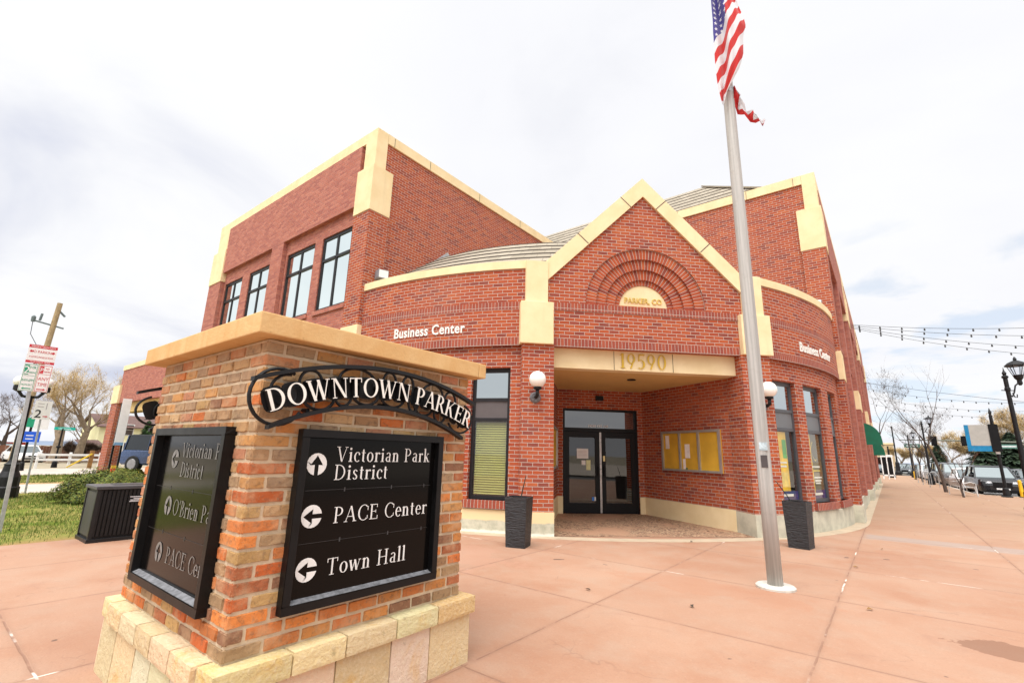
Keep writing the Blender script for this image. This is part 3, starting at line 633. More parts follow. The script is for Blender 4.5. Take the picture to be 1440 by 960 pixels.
for (d0, d1) in ((-.995, -.025), (.025, .995)):
    lf = MB(); w = .12
    slab(lf, dfr, d0, d0+w, .01, 2.13, .04, .10); slab(lf, dfr, d1-w, d1, .01, 2.13, .04, .10); slab(lf, dfr, d0+w, d1-w, .01, .27, .04, .10); slab(lf, dfr, d0+w, d1-w, 1.98, 2.13, .04, .10)
    lo = lf.build('door', m_black, BLD)
    g = MB(); g.face([dfr(d0+w, .27, .07), dfr(d1-w, .27, .07), dfr(d1-w, 1.98, .07), dfr(d0+w, 1.98, .07)]); g.build('pane', m_gdark, lo)
    hx = d1-.06 if d0 < 0 else d0+.06
    h = MB(); h.tube([dfr(hx, .95, 0), dfr(hx, 1.25, 0)], .014, 8); h.tube([dfr(hx, .96, .05), dfr(hx, .96, 0)], .01, 6); h.tube([dfr(hx, 1.24, .05), dfr(hx, 1.24, 0)], .01, 6); h.build('handle', m_black, lo)
    if d0 > 0:
        k = MB(); slab(k, dfr, hx-.02, hx+.035, 1.36, 1.50, .025, .045); k.build('lock_plate', plain('brass', (.60,.47,.22), .35, metal=.7), lo)
    else:
        for (a_, b_, z_, y_, mm) in ((-.66,-.34,1.42,1.68,m_white),(-.53,-.42,1.25,1.37,m_white),(-.40,-.28,1.12,1.38,plain('yellow_note', (.70,.72,.40), .6)),(-.25,-.19,.33,.42,plain('blue_sticker', (.03,.20,.65), .5)),(-.18,-.13,.33,.43,m_white)):
            n = MB(); slab(n, dfr, a_, b_, z_, y_, .058, .062)
            no = n.build('notice', [mm, plain('grey_print', (.45,.40,.40), .7)], lo)
            if a_ == -.66:
                n = MB()
                for k in range(5): n.face([dfr(u, z, .0565) for u, z in ((-.62, 1.47+k*.036), (-.38, 1.47+k*.036), (-.38, 1.478+k*.036), (-.62, 1.478+k*.036))])
                n.build('notice', plain('grey_print', (.45,.40,.40), .7), lo)
st = MB(); slab(st, dfr, -.024, -.004, .02, 2.13, .035, .10); slab(st, dfr, .004, .024, .02, 2.13, .035, .10); st.build('meeting_strip', plain('bright_aluminium', (.62,.60,.58), .3, metal=.4), BLD)
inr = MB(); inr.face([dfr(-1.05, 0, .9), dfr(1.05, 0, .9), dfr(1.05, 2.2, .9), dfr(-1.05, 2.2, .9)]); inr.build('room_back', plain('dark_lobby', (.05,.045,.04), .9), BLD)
# ---- roofs: stepped courses of flat concrete tile
m_tile, tt, tpn = newmat('roof_tile')
uvn = N(tt, 'ShaderNodeUVMap'); spn = N(tt, 'ShaderNodeSeparateXYZ'); L(tt, uvn.outputs[0], spn.inputs[0])
rw = M_(tt, 'FLOOR', spn.outputs[1]); ut = M_(tt, 'ADD', M_(tt, 'DIVIDE', spn.outputs[0], .33), M_(tt, 'MULTIPLY', M_(tt, 'MODULO', rw, 2), .5))
fr_ = M_(tt, 'FRACT', ut); ed = M_(tt, 'MINIMUM', fr_, M_(tt, 'SUBTRACT', 1, fr_))
cv = N(tt, 'ShaderNodeCombineXYZ'); L(tt, M_(tt, 'FLOOR', ut), cv.inputs[0]); L(tt, rw, cv.inputs[1]); wn_ = N(tt, 'ShaderNodeTexWhiteNoise', noise_dimensions='2D'); L(tt, cv.outputs[0], wn_.inputs['Vector'])
tcol = RAMP(tt, wn_.outputs['Value'], [(0, (.29,.25,.19)), (.5, (.37,.32,.25)), (1, (.33,.285,.22))])
L(tt, MIX(tt, SS(tt, ed, .012, .035), (.20,.17,.13), tcol), tpn.inputs['Base Color']); setp(tpn, rough=.85, spec=.2)
BUMP(tt, tpn, NOISE(tt, OBJ(tt), 30, 4, .6), .3, .01)
m_lip_shade = plain('tile_lip_shade', (.07,.055,.045), .95)  # shadow line under each tile course, painted dark on the lip
rf = MB(); NR = 6; NA = 60; DR, DZ, LIP = .35, .258, .032
for i in range(NR+1):
    Ra, za = 8.97-i*DR, 5.50+i*DZ; Rb_, zb = Ra-DR, za+DZ
    if i == NR: Rb_, zb, za = .05, za+.05, za-.01
    for k in range(NA):
        a0, a1 = R_(90*k/NA), R_(90*(k+1)/NA)
        P = lambda R, a, z: (C.x+R*sin(a), C.y-R*cos(a), z)
        if Ra*cos((a0+a1)/2-pi/4) > 8.38: continue
        rf.face([P(Ra, a0, za+LIP), P(Ra, a1, za+LIP), P(Rb_, a1, zb), P(Rb_, a0, zb)], [(a0*8.5, i+.01), (a1*8.5, i+.01), (a1*8.5, i+.99), (a0*8.5, i+.99)])
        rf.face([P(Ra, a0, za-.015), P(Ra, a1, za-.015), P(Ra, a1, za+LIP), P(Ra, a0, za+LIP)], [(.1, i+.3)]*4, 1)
rf.build('curved_roof', [m_tile, m_lip_shade], BLD)
# gable roof running back into the curved one
gr = MB()
for sg in (-1, 1): gr.face([gf(0, 7.60, .43), gf(sg*2.25, 5.42, .43), gf(sg*2.25, 5.42, 3.5), gf(0, 7.60, 4.6)])
gr.build('gable_roof', m_tile, BLD)
hr = MB(); y0, z0_, y1, z1_ = 15.92, 9.9, 18.2, 12.27; K = 9
for i in range(K):
    ya, yb = y0+(y1-y0)*i/K, y0+(y1-y0)*(i+1)/K; za, zb = z0_+(z1_-z0_)*i/K, z0_+(z1_-z0_)*(i+1)/K
    xa, xb = -1.5-(ya-y0)*1.37, -1.5-(yb-y0)*1.37
    hr.face([(-24, ya, za+.034), (xa, ya, za+.034), (xb, yb, zb), (-24, yb, zb)], [(-24, i+.01), (xa, i+.01), (xb, i+.99), (-24, i+.99)])
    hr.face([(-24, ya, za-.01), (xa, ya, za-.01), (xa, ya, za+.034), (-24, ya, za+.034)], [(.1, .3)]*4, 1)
    hr.face([(xa, ya, za+.034), (xa, 44, za+.034), (xb, 44, zb), (xb, yb, zb)], [(ya, i+.01), (44, i+.01), (44, i+.99), (yb, i+.99)])
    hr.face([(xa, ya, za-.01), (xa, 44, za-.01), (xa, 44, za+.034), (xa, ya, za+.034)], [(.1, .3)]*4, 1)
hr.face([(-24, y1, z1_), (xb, y1, z1_), (xb, 44, z1_), (-24, 44, z1_)]); hr.bar((-1.5, y0-.02, z0_+.06), (xb, y1, z1_+.03), .18, .05)
hr.build('hip_roof', [m_tile, m_lip_shade], BLD)
fl = MB()
pts = [(-9.955, 7.7, 6.12), (-9.955, 9.45, 7.28)]
fl.bar((-9.94, 8.15, 6.30), (-9.94, 9.35, 7.38), .05, .22); fl.build('roof_flashing', m_galv, BLD)
# ---- drive-through canopy at the far left
def pcf(y): return lambda u, z, d: (u, y+d, z)
a = MB(); a.box(-30.35, -20.45, 6.45, 6.9, 3.46, 5.12); a.build('canopy_wall', m_glare, BLD)
a = MB(); a.box(-30.37, -20.45, 6.42, 6.93, 5.12, 5.36); a.build('coping', m_cream, BLD)
a = MB(); a.box(-31.2, -30.0, 6.36, 6.94, 3.46, 4.36); a.build('corner_block', m_cream, BLD)
a = MB(); a.box(-31.15, -30.05, 6.40, 6.88, 0.02, 3.46); a.build('pier', m_brick, BLD)
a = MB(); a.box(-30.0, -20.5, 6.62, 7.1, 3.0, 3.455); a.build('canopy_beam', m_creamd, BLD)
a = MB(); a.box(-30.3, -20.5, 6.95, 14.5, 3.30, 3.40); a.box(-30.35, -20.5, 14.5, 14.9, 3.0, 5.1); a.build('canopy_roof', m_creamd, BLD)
# ---- awnings over the far shop windows
m_green = plain('green_canvas', (.004,.13,.07), .75, var=.12, bump=.2)
for (ya, yb, zt, zb, dx) in ((26.6, 29.6, 3.25, 2.52, .72), (38.0, 41.0, 2.9, 2.2, .70)):
    a = MB(); n = 8; wx = -.86
    pr = [(wx+dx*sin(R_(90*k/n)), zb+(zt-zb)*cos(R_(90*k/n))) for k in range(n+1)]
    for (p, r) in zip(pr, pr[1:]): a.face([(p[0], ya, p[1]), (r[0], ya, r[1]), (r[0], yb, r[1]), (p[0], yb, p[1])])
    for y in (ya, yb): a.face([(wx, y, zb)]+[(p[0], y, p[1]) for p in pr][::-1] if y == yb else [(p[0], y, p[1]) for p in pr]+[(wx, y, zb)])
    a.box(wx+dx-.02, wx+dx+.004, ya, yb, zb-.24, zb); a.box(wx, wx+dx-.02, ya-.004, ya+.02, zb-.24, zb); a.build('awning', m_green, BLD)
# ================================================================== ground
def sheet_obj(name, pts, z, mat, k='structure'):
    m = MB(); m.face([(x, y, z) for x, y in pts], pts); o = m.build(name, mat, tri=True); o['kind'] = k; return o
m_earth = plain('dry_ground', (.30,.25,.17), .95, var=.25, scale=.4)
gm = MB()
xs = [-900,-400,-250,-160,-100,-70,-50,-33,-25,-10.4,4,20,60,150,400,900]; ys = [-500,-120,-40,-15,0,20,50,80,120,200,400,900]
def gz(x, y):
    z = -.17
    if x < -50: z -= min(3.0, (-50-x)*.017)
    return z
for a, b in zip(xs, xs[1:]):
    for c, d in zip(ys, ys[1:]): gm.face([(a,c,gz(a,c)),(b,c,gz(b,c)),(b,d,gz(b,d)),(a,d,gz(a,d))])
kind(gm.build('ground', m_earth), 'structure')
# salmon tinted concrete with tooled joints
m_pave, t, p = newmat('salmon_concrete'); pos = OBJ(t); sp = N(t, 'ShaderNodeSeparateXYZ'); L(t, pos, sp.inputs[0])
wob = M_(t, 'MULTIPLY', M_(t, 'SUBTRACT', NOISE(t, pos, 3.5, 3, .6), .5), .02)
def JL(o, x0, s):
    fr = M_(t, 'FRACT', M_(t, 'ADD', M_(t, 'DIVIDE', M_(t, 'ADD', M_(t, 'SUBTRACT', o, x0), wob), s), 200.5))
    return M_(t, 'MULTIPLY', M_(t, 'ABSOLUTE', M_(t, 'SUBTRACT', fr, .5)), s)
dj = M_(t, 'MINIMUM', JL(sp.outputs[0], -.64, 1.97), JL(sp.outputs[1], .865, 1.97))
n1 = NOISE(t, pos, .55, 6, .62, .4); n2 = NOISE(t, pos, 2.2, 6, .65); n3 = NOISE(t, pos, 60, 4, .6); n4 = NOISE(t, pos, .9, 4, .6)
base = MIX(t, SS(t, n1, .30, .68), (.50,.25,.145), (.60,.365,.24))
base = MIX(t, M_(t, 'MULTIPLY', SS(t, n2, .42, .72), .6), base, (.56,.38,.265))
base = MIX(t, M_(t, 'MULTIPLY', SS(t, sp.outputs[1], 9, 22), .55), base, (.53,.36,.215))
vo = N(t, 'ShaderNodeTexVoronoi', feature='F1'); vo.inputs['Scale'].default_value = .506
slabv = N(t, 'ShaderNodeCombineXYZ'); L(t, M_(t, 'FLOOR', M_(t, 'DIVIDE', M_(t, 'ADD', sp.outputs[0], .64), 1.97)), slabv.inputs[0]); L(t, M_(t, 'FLOOR', M_(t, 'DIVIDE', M_(t, 'SUBTRACT', sp.outputs[1], .865), 1.97)), slabv.inputs[1])
wn = N(t, 'ShaderNodeTexWhiteNoise', noise_dimensions='2D'); L(t, slabv.outputs[0], wn.inputs['Vector'])
base = MIX(t, M_(t, 'MULTIPLY', wn.outputs['Value'], .35), base, (.50,.28,.18))
base = MIX(t, M_(t, 'MULTIPLY', SS(t, n3, .50, .72), .38), base, (.38,.22,.15)); base = MIX(t, M_(t, 'MULTIPLY', SS(t, NOISE(t, pos, 24, 5, .7), .52, .75), .30), base, (.68,.47,.34))
vc = N(t, 'ShaderNodeTexVoronoi', feature='DISTANCE_TO_EDGE'); vc.inputs['Scale'].default_value = .42; wv = N(t, 'ShaderNodeVectorMath', operation='ADD'); nv = N(t, 'ShaderNodeTexNoise'); nv.inputs['Scale'].default_value = 1.6; nv.inputs['Detail'].default_value = 6; L(t, pos, nv.inputs['Vector']); L(t, pos, wv.inputs[0]); L(t, nv.outputs['Color'], wv.inputs[1]); L(t, wv.outputs[0], vc.inputs['Vector'])
crack = M_(t, 'MULTIPLY', SS(t, vc.outputs['Distance'], .006, .002), SS(t, n4, .50, .60)); base = MIX(t, M_(t, 'MULTIPLY', crack, .22), base, (.22,.12,.08))
base = MIX(t, M_(t, 'MULTIPLY', SS(t, NOISE(t, pos, 3.1, 2, .5), .735, .75), .8), base, (.14,.09,.07))
base = MIX(t, M_(t, 'MULTIPLY', SS(t, NOISE(t, pos, 1.35, 6, .7, .8), .56, .70), .38), base, (.44,.24,.16))
# greyer poured strip across the walk, worn patches
gb = M_(t, 'MULTIPLY', M_(t, 'MULTIPLY', SS(t, M_(t, 'ADD', sp.outputs[1], M_(t, 'MULTIPLY', n2, .3)), 12.6, 12.75), SS(t, M_(t, 'ADD', sp.outputs[1], M_(t, 'MULTIPLY', n2, .3)), 13.5, 13.35)), SS(t, sp.outputs[0], -.7, -.5))
base = MIX(t, M_(t, 'MULTIPLY', gb, .6), base, (.47,.40,.35))
def SPOT(cx, cy, rx, ry, col, amt, b0):
    dx = M_(t, 'DIVIDE', M_(t, 'SUBTRACT', sp.outputs[0], cx), rx); dy = M_(t, 'DIVIDE', M_(t, 'SUBTRACT', sp.outputs[1], cy), ry)
    d = M_(t, 'ADD', M_(t, 'SQRT', M_(t, 'ADD', M_(t, 'MULTIPLY', dx, dx), M_(t, 'MULTIPLY', dy, dy))), M_(t, 'MULTIPLY', M_(t, 'SUBTRACT', n2, .5), 2.2))
    return MIX(t, M_(t, 'MULTIPLY', SS(t, d, 1.0, .90), amt), b0, col)
base = SPOT(.62, 6.05, .42, .22, (.30,.15,.09), .75, base)
base = SPOT(-1.9, 6.3, 1.2, .35, (.54,.25,.14), .3, base); base = SPOT(-5.9, 5.4, 1.6, .8, (.60,.34,.23), .4, base)
n5 = NOISE(t, pos, 5.5, 3, .6)
jm = M_(t, 'MULTIPLY', SS(t, dj, .012, .004), SS(t, n5, .34, .50))
chalk = SS(t, n4, .56, .62)
jc = MIX(t, chalk, (.27,.15,.10), (.72,.64,.56))
base = MIX(t, M_(t, 'MULTIPLY', SS(t, dj, .05, .012), .22), base, (.36,.20,.13))
base = MIX(t, 1.0, base, (.70,.705,.725), 'MULTIPLY')
L(t, MIX(t, M_(t, 'MULTIPLY', jm, SS(t, n2, .30, .42)), base, jc), p.inputs['Base Color']); setp(p, rough=.78, spec=.3)
BUMP(t, p, M_(t, 'ADD', M_(t, 'MULTIPLY', n3, .9), M_(t, 'MULTIPLY', jm, -1.2)), .45, .006)
KERB = [(9.5,-15),(9.5,28),(7.6,33),(6.2,35.6),(3.7,36.1),(3.35,37.4),(3.0,48),(2.6,62),(2.2,81)]
pv = [(-10.4,-15)]+KERB+[(-22,81),(-22,12.0),(-10.4,12.0)]
pm = MB(); pm.face([(x, y, 0) for x, y in pv], pv); kind(pm.build('plaza_pavement', m_pave, tri=True), 'structure')
m_kerb = plain('kerb_concrete', (.52,.46,.38), .85, var=.12, scale=3, bump=.3)
k = MB()
for (a, b) in zip(KERB, KERB[1:]):
    d = (Vector(b)-Vector(a)).normalized(); n = Vector((d.y, -d.x))*.16
    A, B_ = Vector(a), Vector(b)
    k.face([(*a, .004), (*(A+n), .004), (*(B_+n), .004), (*b, .004)]); k.face([(*(A+n), .004), (*(A+n), -.15), (*(B_+n), -.15), (*(B_+n), .004)])
kind(k.build('kerb', m_kerb), 'structure')
m_asph = plain('asphalt', (.085,.082,.08), .9, var=.15, scale=2, bump=.4, fine=90)
sheet_obj('road', [(1.9,-60),(60,-60),(60,78),(16,78),(16,210),(1.9,210)], -.145, m_asph)
sheet_obj('cross_street', [(-120,81.5),(1.9,81.5),(1.9,97),(-120,97)], -.142, m_asph)
sheet_obj('far_pavement', [(15.6,-60),(60,-60),(60,70),(15.6,70)], -.03, plain('pale_concrete', (.50,.42,.34), .88, var=.1, scale=2))
ln = MB()
for y in range(20, 200, 9): ln.box(8.9, 9.02, y, y+3, -.142, -.139)
for y in (36.4, 43.0, 49.6, 56.2, 62.8): ln.box(3.6, 5.6, y, y+.1, -.142, -.139)
kind(ln.build('road_markings', m_white), 'structure')
# pale trowelled edge following the building, exposed aggregate porch floor
eb = MB(); slab(eb, cylf(9.42), AN(0), AN(90), -.01, .004, 0, .30, n=50)
eb.face([(-.86, 15.705, .004), (-.58, 15.705, .004), (-.56, 47, .004), (-.86, 47, .004)])
kind(eb.build('paving_edge', plain('pale_edging', (.46,.365,.255), .85, var=.1, scale=3)), 'structure')
m_agg, t, p = newmat('exposed_aggregate'); pos = OBJ(t)
v = N(t, 'ShaderNodeTexVoronoi'); v.inputs['Scale'].default_value = 34; L(t, pos, v.inputs['Vector'])
L(t, MIX(t, SS(t, NOISE(t, pos, 1.2, 5, .6), .35, .65), RAMP(t, N(t, 'ShaderNodeSeparateColor').outputs[0], [(0,(.3,.2,.12)),(1,(.3,.2,.12))]), (.36,.20,.12)), p.inputs['Base Color'])
sc_ = N(t, 'ShaderNodeSeparateColor'); L(t, v.outputs['Color'], sc_.inputs[0])
ag = RAMP(t, sc_.outputs[0], [(0, (.16,.09,.055)), (.4, (.34,.20,.12)), (.75, (.46,.32,.20)), (1, (.60,.48,.34))], 'CONSTANT')
L(t, MIX(t, SS(t, NOISE(t, pos, .9, 5, .65), .62, .46), (.40,.23,.14), ag), p.inputs['Base Color']); setp(p, rough=.8)
BUMP(t, p, v.outputs['Distance'], .6, .01)
ep = MB(); ep.face([gf(s, .006, d) for s, d in ((-2.06,-.02),(2.06,-.02),(2.06,.6),(1.3,3.45),(-1.3,3.45),(-2.06,.6))]); kind(ep.build('porch_floor', m_agg), 'structure')
# lawn and drives on the left
m_lawn, t, p = newmat('lawn_turf'); pos = OBJ(t)
a = NOISE(t, pos, .9, 6, .65); b_ = NOISE(t, pos, 9, 5, .7)
c = MIX(t, SS(t, a, .35, .62), (.13,.18,.02), (.30,.25,.08)); c = MIX(t, M_(t, 'MULTIPLY', SS(t, b_, .4, .7), .6), c, (.07,.12,.012))
sp = N(t, 'ShaderNodeSeparateXYZ'); L(t, pos, sp.inputs[0])
c = MIX(t, SS(t, M_(t, 'ADD', sp.outputs[0], M_(t, 'MULTIPLY', b_, .5)), -10.75, -10.2), c, (.30,.20,.08))
L(t, c, p.inputs['Base Color']); setp(p, rough=.95, spec=.1); BUMP(t, p, b_, .8, .04)
sheet_obj('front_lawn', [(-20.5,-40),(-10.4,-40),(-10.4,6.3),(-20.5,6.3)], -.01, m_lawn)
sheet_obj('drive', [(-24.6,-40),(-20.5,-40),(-20.5,40),(-24.6,40)], -.012, plain('drive_concrete', (.50,.44,.37), .9, var=.1, scale=1.5))
sheet_obj('verge_lawn', [(-31.5,-40),(-24.6,-40),(-24.6,40),(-31.5,40)], -.02, m_lawn)
sheet_obj('dirt_verge', [(-25.6,-40),(-24.55,-40),(-24.55,6),(-25.6,6)], -.015, plain('dirt', (.34,.22,.09), .95, var=.2, scale=3))
sheet_obj('side_street', [(-39.5,-120),(-31.5,-120),(-31.5,120),(-39.5,120)], -.06, plain('pale_road', (.46,.39,.33), .9, var=.08, scale=1))
gb = MB(); rg = random.Random(3); m_grass = []
for (x0, x1, y0, y1, n, hh) in ((-20.4,-10.5,-1.0,6.2,34000,.045), (-31,-25.2,-1.0,9.5,12000,.07)):
    for i in range(n):
        x = rg.uniform(x0, x1); y = rg.uniform(y0, y1)
        if sin(x*2.1+y)*cos(y*1.7-x*.6) > .55 and rg.random() < .75: continue
        h = hh*rg.uniform(.5, 1.3); a = rg.uniform(0, 6.28); w = .0045*rg.uniform(.8, 1.6)*(1+(-10-x)*.06); lx, ly = rg.uniform(-.5, .5)*h, rg.uniform(-.5, .5)*h
        gb.face([(x-w*cos(a), y-w*sin(a), -.012), (x+w*cos(a), y+w*sin(a), -.012), (x+lx, y+ly, h)], [(0,0),(1,0),(.5,1)], rg.choice((0,0,1,1,2)))
kind(gb.build('grass', [plain('grass_green', (.13,.185,.025), .8, bump=0), plain('grass_dark', (.08,.14,.014), .8, bump=0), plain('grass_straw', (.40,.33,.11), .8, bump=0)]), 'stuff')
# distant hills
hl = MB(); rh = random.Random(5); pr = None
for i in range(49):
    a = R_(70+i*3.2); r = 850; h = 2+5*(.5+.5*sin(i*.9))*(.6+.4*sin(i*.37)); cur = ((r*cos(a), r*sin(a), -4), (r*1.15*cos(a), r*1.15*sin(a), h))
    if pr: hl.face([pr[0], cur[0], cur[1], pr[1]])
    pr = cur
kind(hl.build('hills', plain('far_hills', (.16,.20,.27), .9, var=.1, scale=.02, bump=0)), 'structure')
# ================================================================== monument sign
MS = thing('monument_sign', 'free-standing brick wayfinding pillar with black DOWNTOWN PARKER sign panels and stone base', 'sign pillar', (-3.55, 2.0, 0))
m_b = MS
bx0, bx1, by0, by1 = -4.40, -2.70, 1.19, 2.84
m_rb, t, p = newmat('tumbled_brick'); at = N(t, 'ShaderNodeVertexColor', layer_name='col'); pos = OBJ(t)
f1 = NOISE(t, pos, 26, 6, .7); f2 = NOISE(t, pos, 90, 4, .65); f3 = NOISE(t, pos, 7, 4, .6)
c = MIX(t, M_(t, 'MULTIPLY', SS(t, f1, .49, .66), .55), at.outputs[0], (.13,.08,.05))
c = MIX(t, M_(t, 'MULTIPLY', SS(t, f3, .46, .66), .40), c, (.58,.38,.22))
c = MIX(t, M_(t, 'MULTIPLY', SS(t, f2, .52, .72), .45), c, (.42,.27,.15))
L(t, c, p.inputs['Base Color']); setp(p, rough=.82, spec=.3); BUMP(t, p, M_(t, 'ADD', f1, M_(t, 'MULTIPLY', f2, .5)), .9, .006)
m_mort = plain('rough_mortar', (.56,.44,.30), .92, var=.14, scale=9, bump=.8, fine=70)
br = MB(col=True); rb = random.Random(11)
PAL_LO = [(.56,.150,.036),(.48,.115,.032),(.36,.115,.048),(.52,.21,.06),(.26,.125,.07),(.46,.28,.11),(.52,.17,.05),(.33,.21,.11),(.60,.20,.05)]
PAL_HI = [(.44,.26,.12),(.38,.22,.11),(.52,.26,.09),(.48,.19,.08),(.34,.22,.13),(.54,.35,.18),(.46,.20,.11),(.38,.25,.14)]
H = .0745; zb0 = .455; NROW = 22
QUOIN = {}
def one_brick(face, u0, u1, z0, z1, corner=None):
    prot = rb.uniform(.001, .008); j = lambda: rb.uniform(-.0025, .0025)
    zz = (z0-zb0)/1.6
    pal = PAL_LO if rb.random() > zz*1.15-.1 else PAL_HI
    cc = rb.choice(pal); k = rb.uniform(.85, 1.12); br.c = tuple(min(1, x*k) for x in cc)
    if corner is not None:
        br.c = QUOIN.setdefault(corner, br.c); prot = .004
    n = max(2, int((u1-u0)/.035)); rows = 2; c = .006
    def P(u, z, d):
        if face == 'X': return (bx1+d, u, z)
        if face == 'x': return (bx0-d, u, z)
        if face == 'y': return (u, by0-d, z)
        return (u, by1+d, z)
    g = []
    us = [u0, u0+c]+[u0+c+(u1-u0-2*c)*i/n for i in range(1, n)]+[u1-c, u1]; zs = [z0, z0+c, (z0+z1)/2, z1-c, z1]
    vs = []
    for iz, z in enumerate(zs):
        for iu, u in enumerate(us):
            e = (iu in (0, len(us)-1)) or (iz in (0, len(zs)-1))
            d = -.012 if e else prot+rb.uniform(-.0018, .0018)
            vs.append(P(u+(j() if 0 < iu < len(us)-1 else j()*.6), z+j()*.8, d))
    fs = []; w = len(us)
    for iz in range(len(zs)-1):
        for iu in range(w-1):
            f = (iz*w+iu, iz*w+iu+1, (iz+1)*w+iu+1, (iz+1)*w+iu); fs.append(f if face in 'Xy' else f[::-1])
    br.mesh(vs, fs)
def corner_quoin(r, z0, z1): pass
Lb = .205; g_ = .012
for r in range(NROW):
    z0 = zb0+r*H+g_/2; z1 = zb0+(r+1)*H-g_/2
    for face, a, b in (('X', by0, by1), ('y', bx0, bx1), ('x', by0, by1), ('Y', bx0, bx1)):
        odd = (r % 2) ^ (face in 'yY')
        if face in 'X': a -= .004; b += .004
        if face in 'y': b += .004
        u = a; first = True
        while u < b-.02:
            l = Lb if not (first and odd) else Lb/2
            l *= rb.uniform(.92, 1.08); e = min(b, u+l)
            if b-e < .05: e = b
            one_brick(face, u, e-g_*(e < b), z0, z1, (r if (face == 'X' and first) or (face == 'y' and e == b) else None)); u = e; first = False
br.build('brickwork', m_rb, MS, smooth=False)
co = MB(); co.box(bx0+.004, bx1-.004, by0+.004, by1-.004, .40, 2.10); co.build('mortar_core', m_mort, MS)
# stone base: slabs below, a course of rounded ledge stones above
m_stone, t, p = newmat('buff_sandstone'); pos = OBJ(t); at = N(t, 'ShaderNodeVertexColor', layer_name='col')
s1 = NOISE(t, pos, 3.2, 6, .65, .6); s2 = NOISE(t, pos, 40, 5, .65); s3 = NOISE(t, pos, 9, 5, .7)
c = MIX(t, M_(t, 'MULTIPLY', SS(t, s1, .54, .72), .5), at.outputs[0], (.62,.34,.06))
c = MIX(t, M_(t, 'MULTIPLY', SS(t, s3, .60, .74), .5), c, (.16,.12,.05)); c = MIX(t, M_(t, 'MULTIPLY', SS(t, s2, .45, .7), .35), c, (.78,.68,.50))
L(t, c, p.inputs['Base Color']); setp(p, rough=.85, spec=.25); BUMP(t, p, M_(t, 'ADD', s3, M_(t, 'MULTIPLY', s2, .9)), 1.0, .012)
stc = [(.62,.47,.24),(.68,.54,.33),(.58,.42,.20),(.70,.59,.40),(.66,.52,.31),(.63,.48,.28)]
rs = random.Random(4)
def stone_block(mb, x0, x1, y0, y1, z0, z1, c=.02, lump=.006):
    mb.c = tuple(v*rs.uniform(.92, 1.08) for v in rs.choice(stc))
    n = 5; bm = bmesh.new(); bmesh.ops.create_cube(bm, size=1)
    bmesh.ops.subdivide_edges(bm, edges=bm.edges[:], cuts=n, use_grid_fill=True)
    cx, cy, cz_ = (x0+x1)/2, (y0+y1)/2, (z0+z1)/2; hx, hy, hz = (x1-x0)/2, (y1-y0)/2, (z1-z0)/2
    for v in bm.verts:
        P = Vector((v.co.x*2*hx, v.co.y*2*hy, v.co.z*2*hz)); q_ = Vector((max(-hx+c, min(hx-c, P.x)), max(-hy+c, min(hy-c, P.y)), max(-hz+c, min(hz-c, P.z))))
        d = P-q_
        if d.length > 1e-6: P = q_+d.normalized()*c
        P += Vector([rs.uniform(-lump, lump)*.5 for _ in range(3)]); v.co = P+Vector((cx, cy, cz_))
    bm.verts.index_update()
    mb.mesh([tuple(v.co) for v in bm.verts], [tuple(v.index for v in f.verts) for f in bm.faces]); bm.free()
sb = MB(col=True); x0, x1, y0, y1 = -4.45, -2.635, 1.125, 2.915
def run(a, b, n, jit=.06):
    c = [a+(b-a)*i/n+(rs.uniform(-jit, jit) if 0 < i < n else 0) for i in range(n+1)]; return list(zip(c, c[1:]))
for (a, b) in run(y0, y1, 5): stone_block(sb, x1-.12, x1, a+.003, b-.003, -.03, .335, .007, .002)
for (a, b) in run(y0, y1, 5): stone_block(sb, x0, x0+.12, a+.003, b-.003, -.03, .335, .007, .002)
for (a, b) in run(x0+.02, x1-.121, 5): stone_block(sb, a+.003, b-.003, y0, y0+.12, -.03, .335, .007, .002)
for (a, b) in run(x0+.121, x1-.121, 5): stone_block(sb, a+.003, b-.003, y1-.12, y1, -.03, .335, .007, .002)
for (a, b) in run(y0-.01, y1+.02, 5, .05): stone_block(sb, x1-.16, x1+.035, a+.003, b-.003, .335, .452, .008, .002)
for (a, b) in run(y0-.01, y1+.02, 5, .05): stone_block(sb, x0-.03, x0+.16, a+.003, b-.003, .335, .452, .008, .002)
for (a, b) in run(x0+.17, x1-.165, 5, .05): stone_block(sb, a+.003, b-.003, y0-.03, y0+.16, .335, .452, .008, .002)
for (a, b) in run(x0+.17, x1-.165, 5, .05): stone_block(sb, a+.003, b-.003, y1-.16, y1+.03, .335, .452, .008, .002)
sb.c = (.45,.36,.22); sb.box(x0+.02, x1-.02, y0+.02, y1-.02, -.02, .41)
sb.build('stone_base', m_stone, MS, smooth=False)
m_cap, t, p = newmat('buff_cap_stone'); pos = OBJ(t)
s1 = NOISE(t, pos, 2.5, 6, .65, .5); s2 = NOISE(t, pos, 55, 5, .65); s3 = NOISE(t, pos, 14, 4, .7); sp = N(t, 'ShaderNodeSeparateXYZ'); L(t, pos, sp.inputs[0])
dr = N(t, 'ShaderNodeMapping'); dr.inputs['Scale'].default_value = (14, 14, .8); L(t, pos, dr.inputs['Vector'])
c = MIX(t, SS(t, s1, .3, .7), (.62,.37,.15), (.68,.46,.22)); c = MIX(t, M_(t, 'MULTIPLY', SS(t, NOISE(t, dr.outputs[0], 1, 4, .6), .5, .75), .35), c, (.52,.25,.07))
c = MIX(t, M_(t, 'MULTIPLY', SS(t, s3, .66, .74), .6), c, (.22,.11,.04))
L(t, c, p.inputs['Base Color']); setp(p, rough=.85, spec=.25); BUMP(t, p, M_(t, 'ADD', s2, s3), .5, .006)
cp = MB(); cp.box(-4.54, -2.593, 1.083, 2.855, 2.105, 2.225); cp.build('cap', m_cap, MS, bevel=.008)
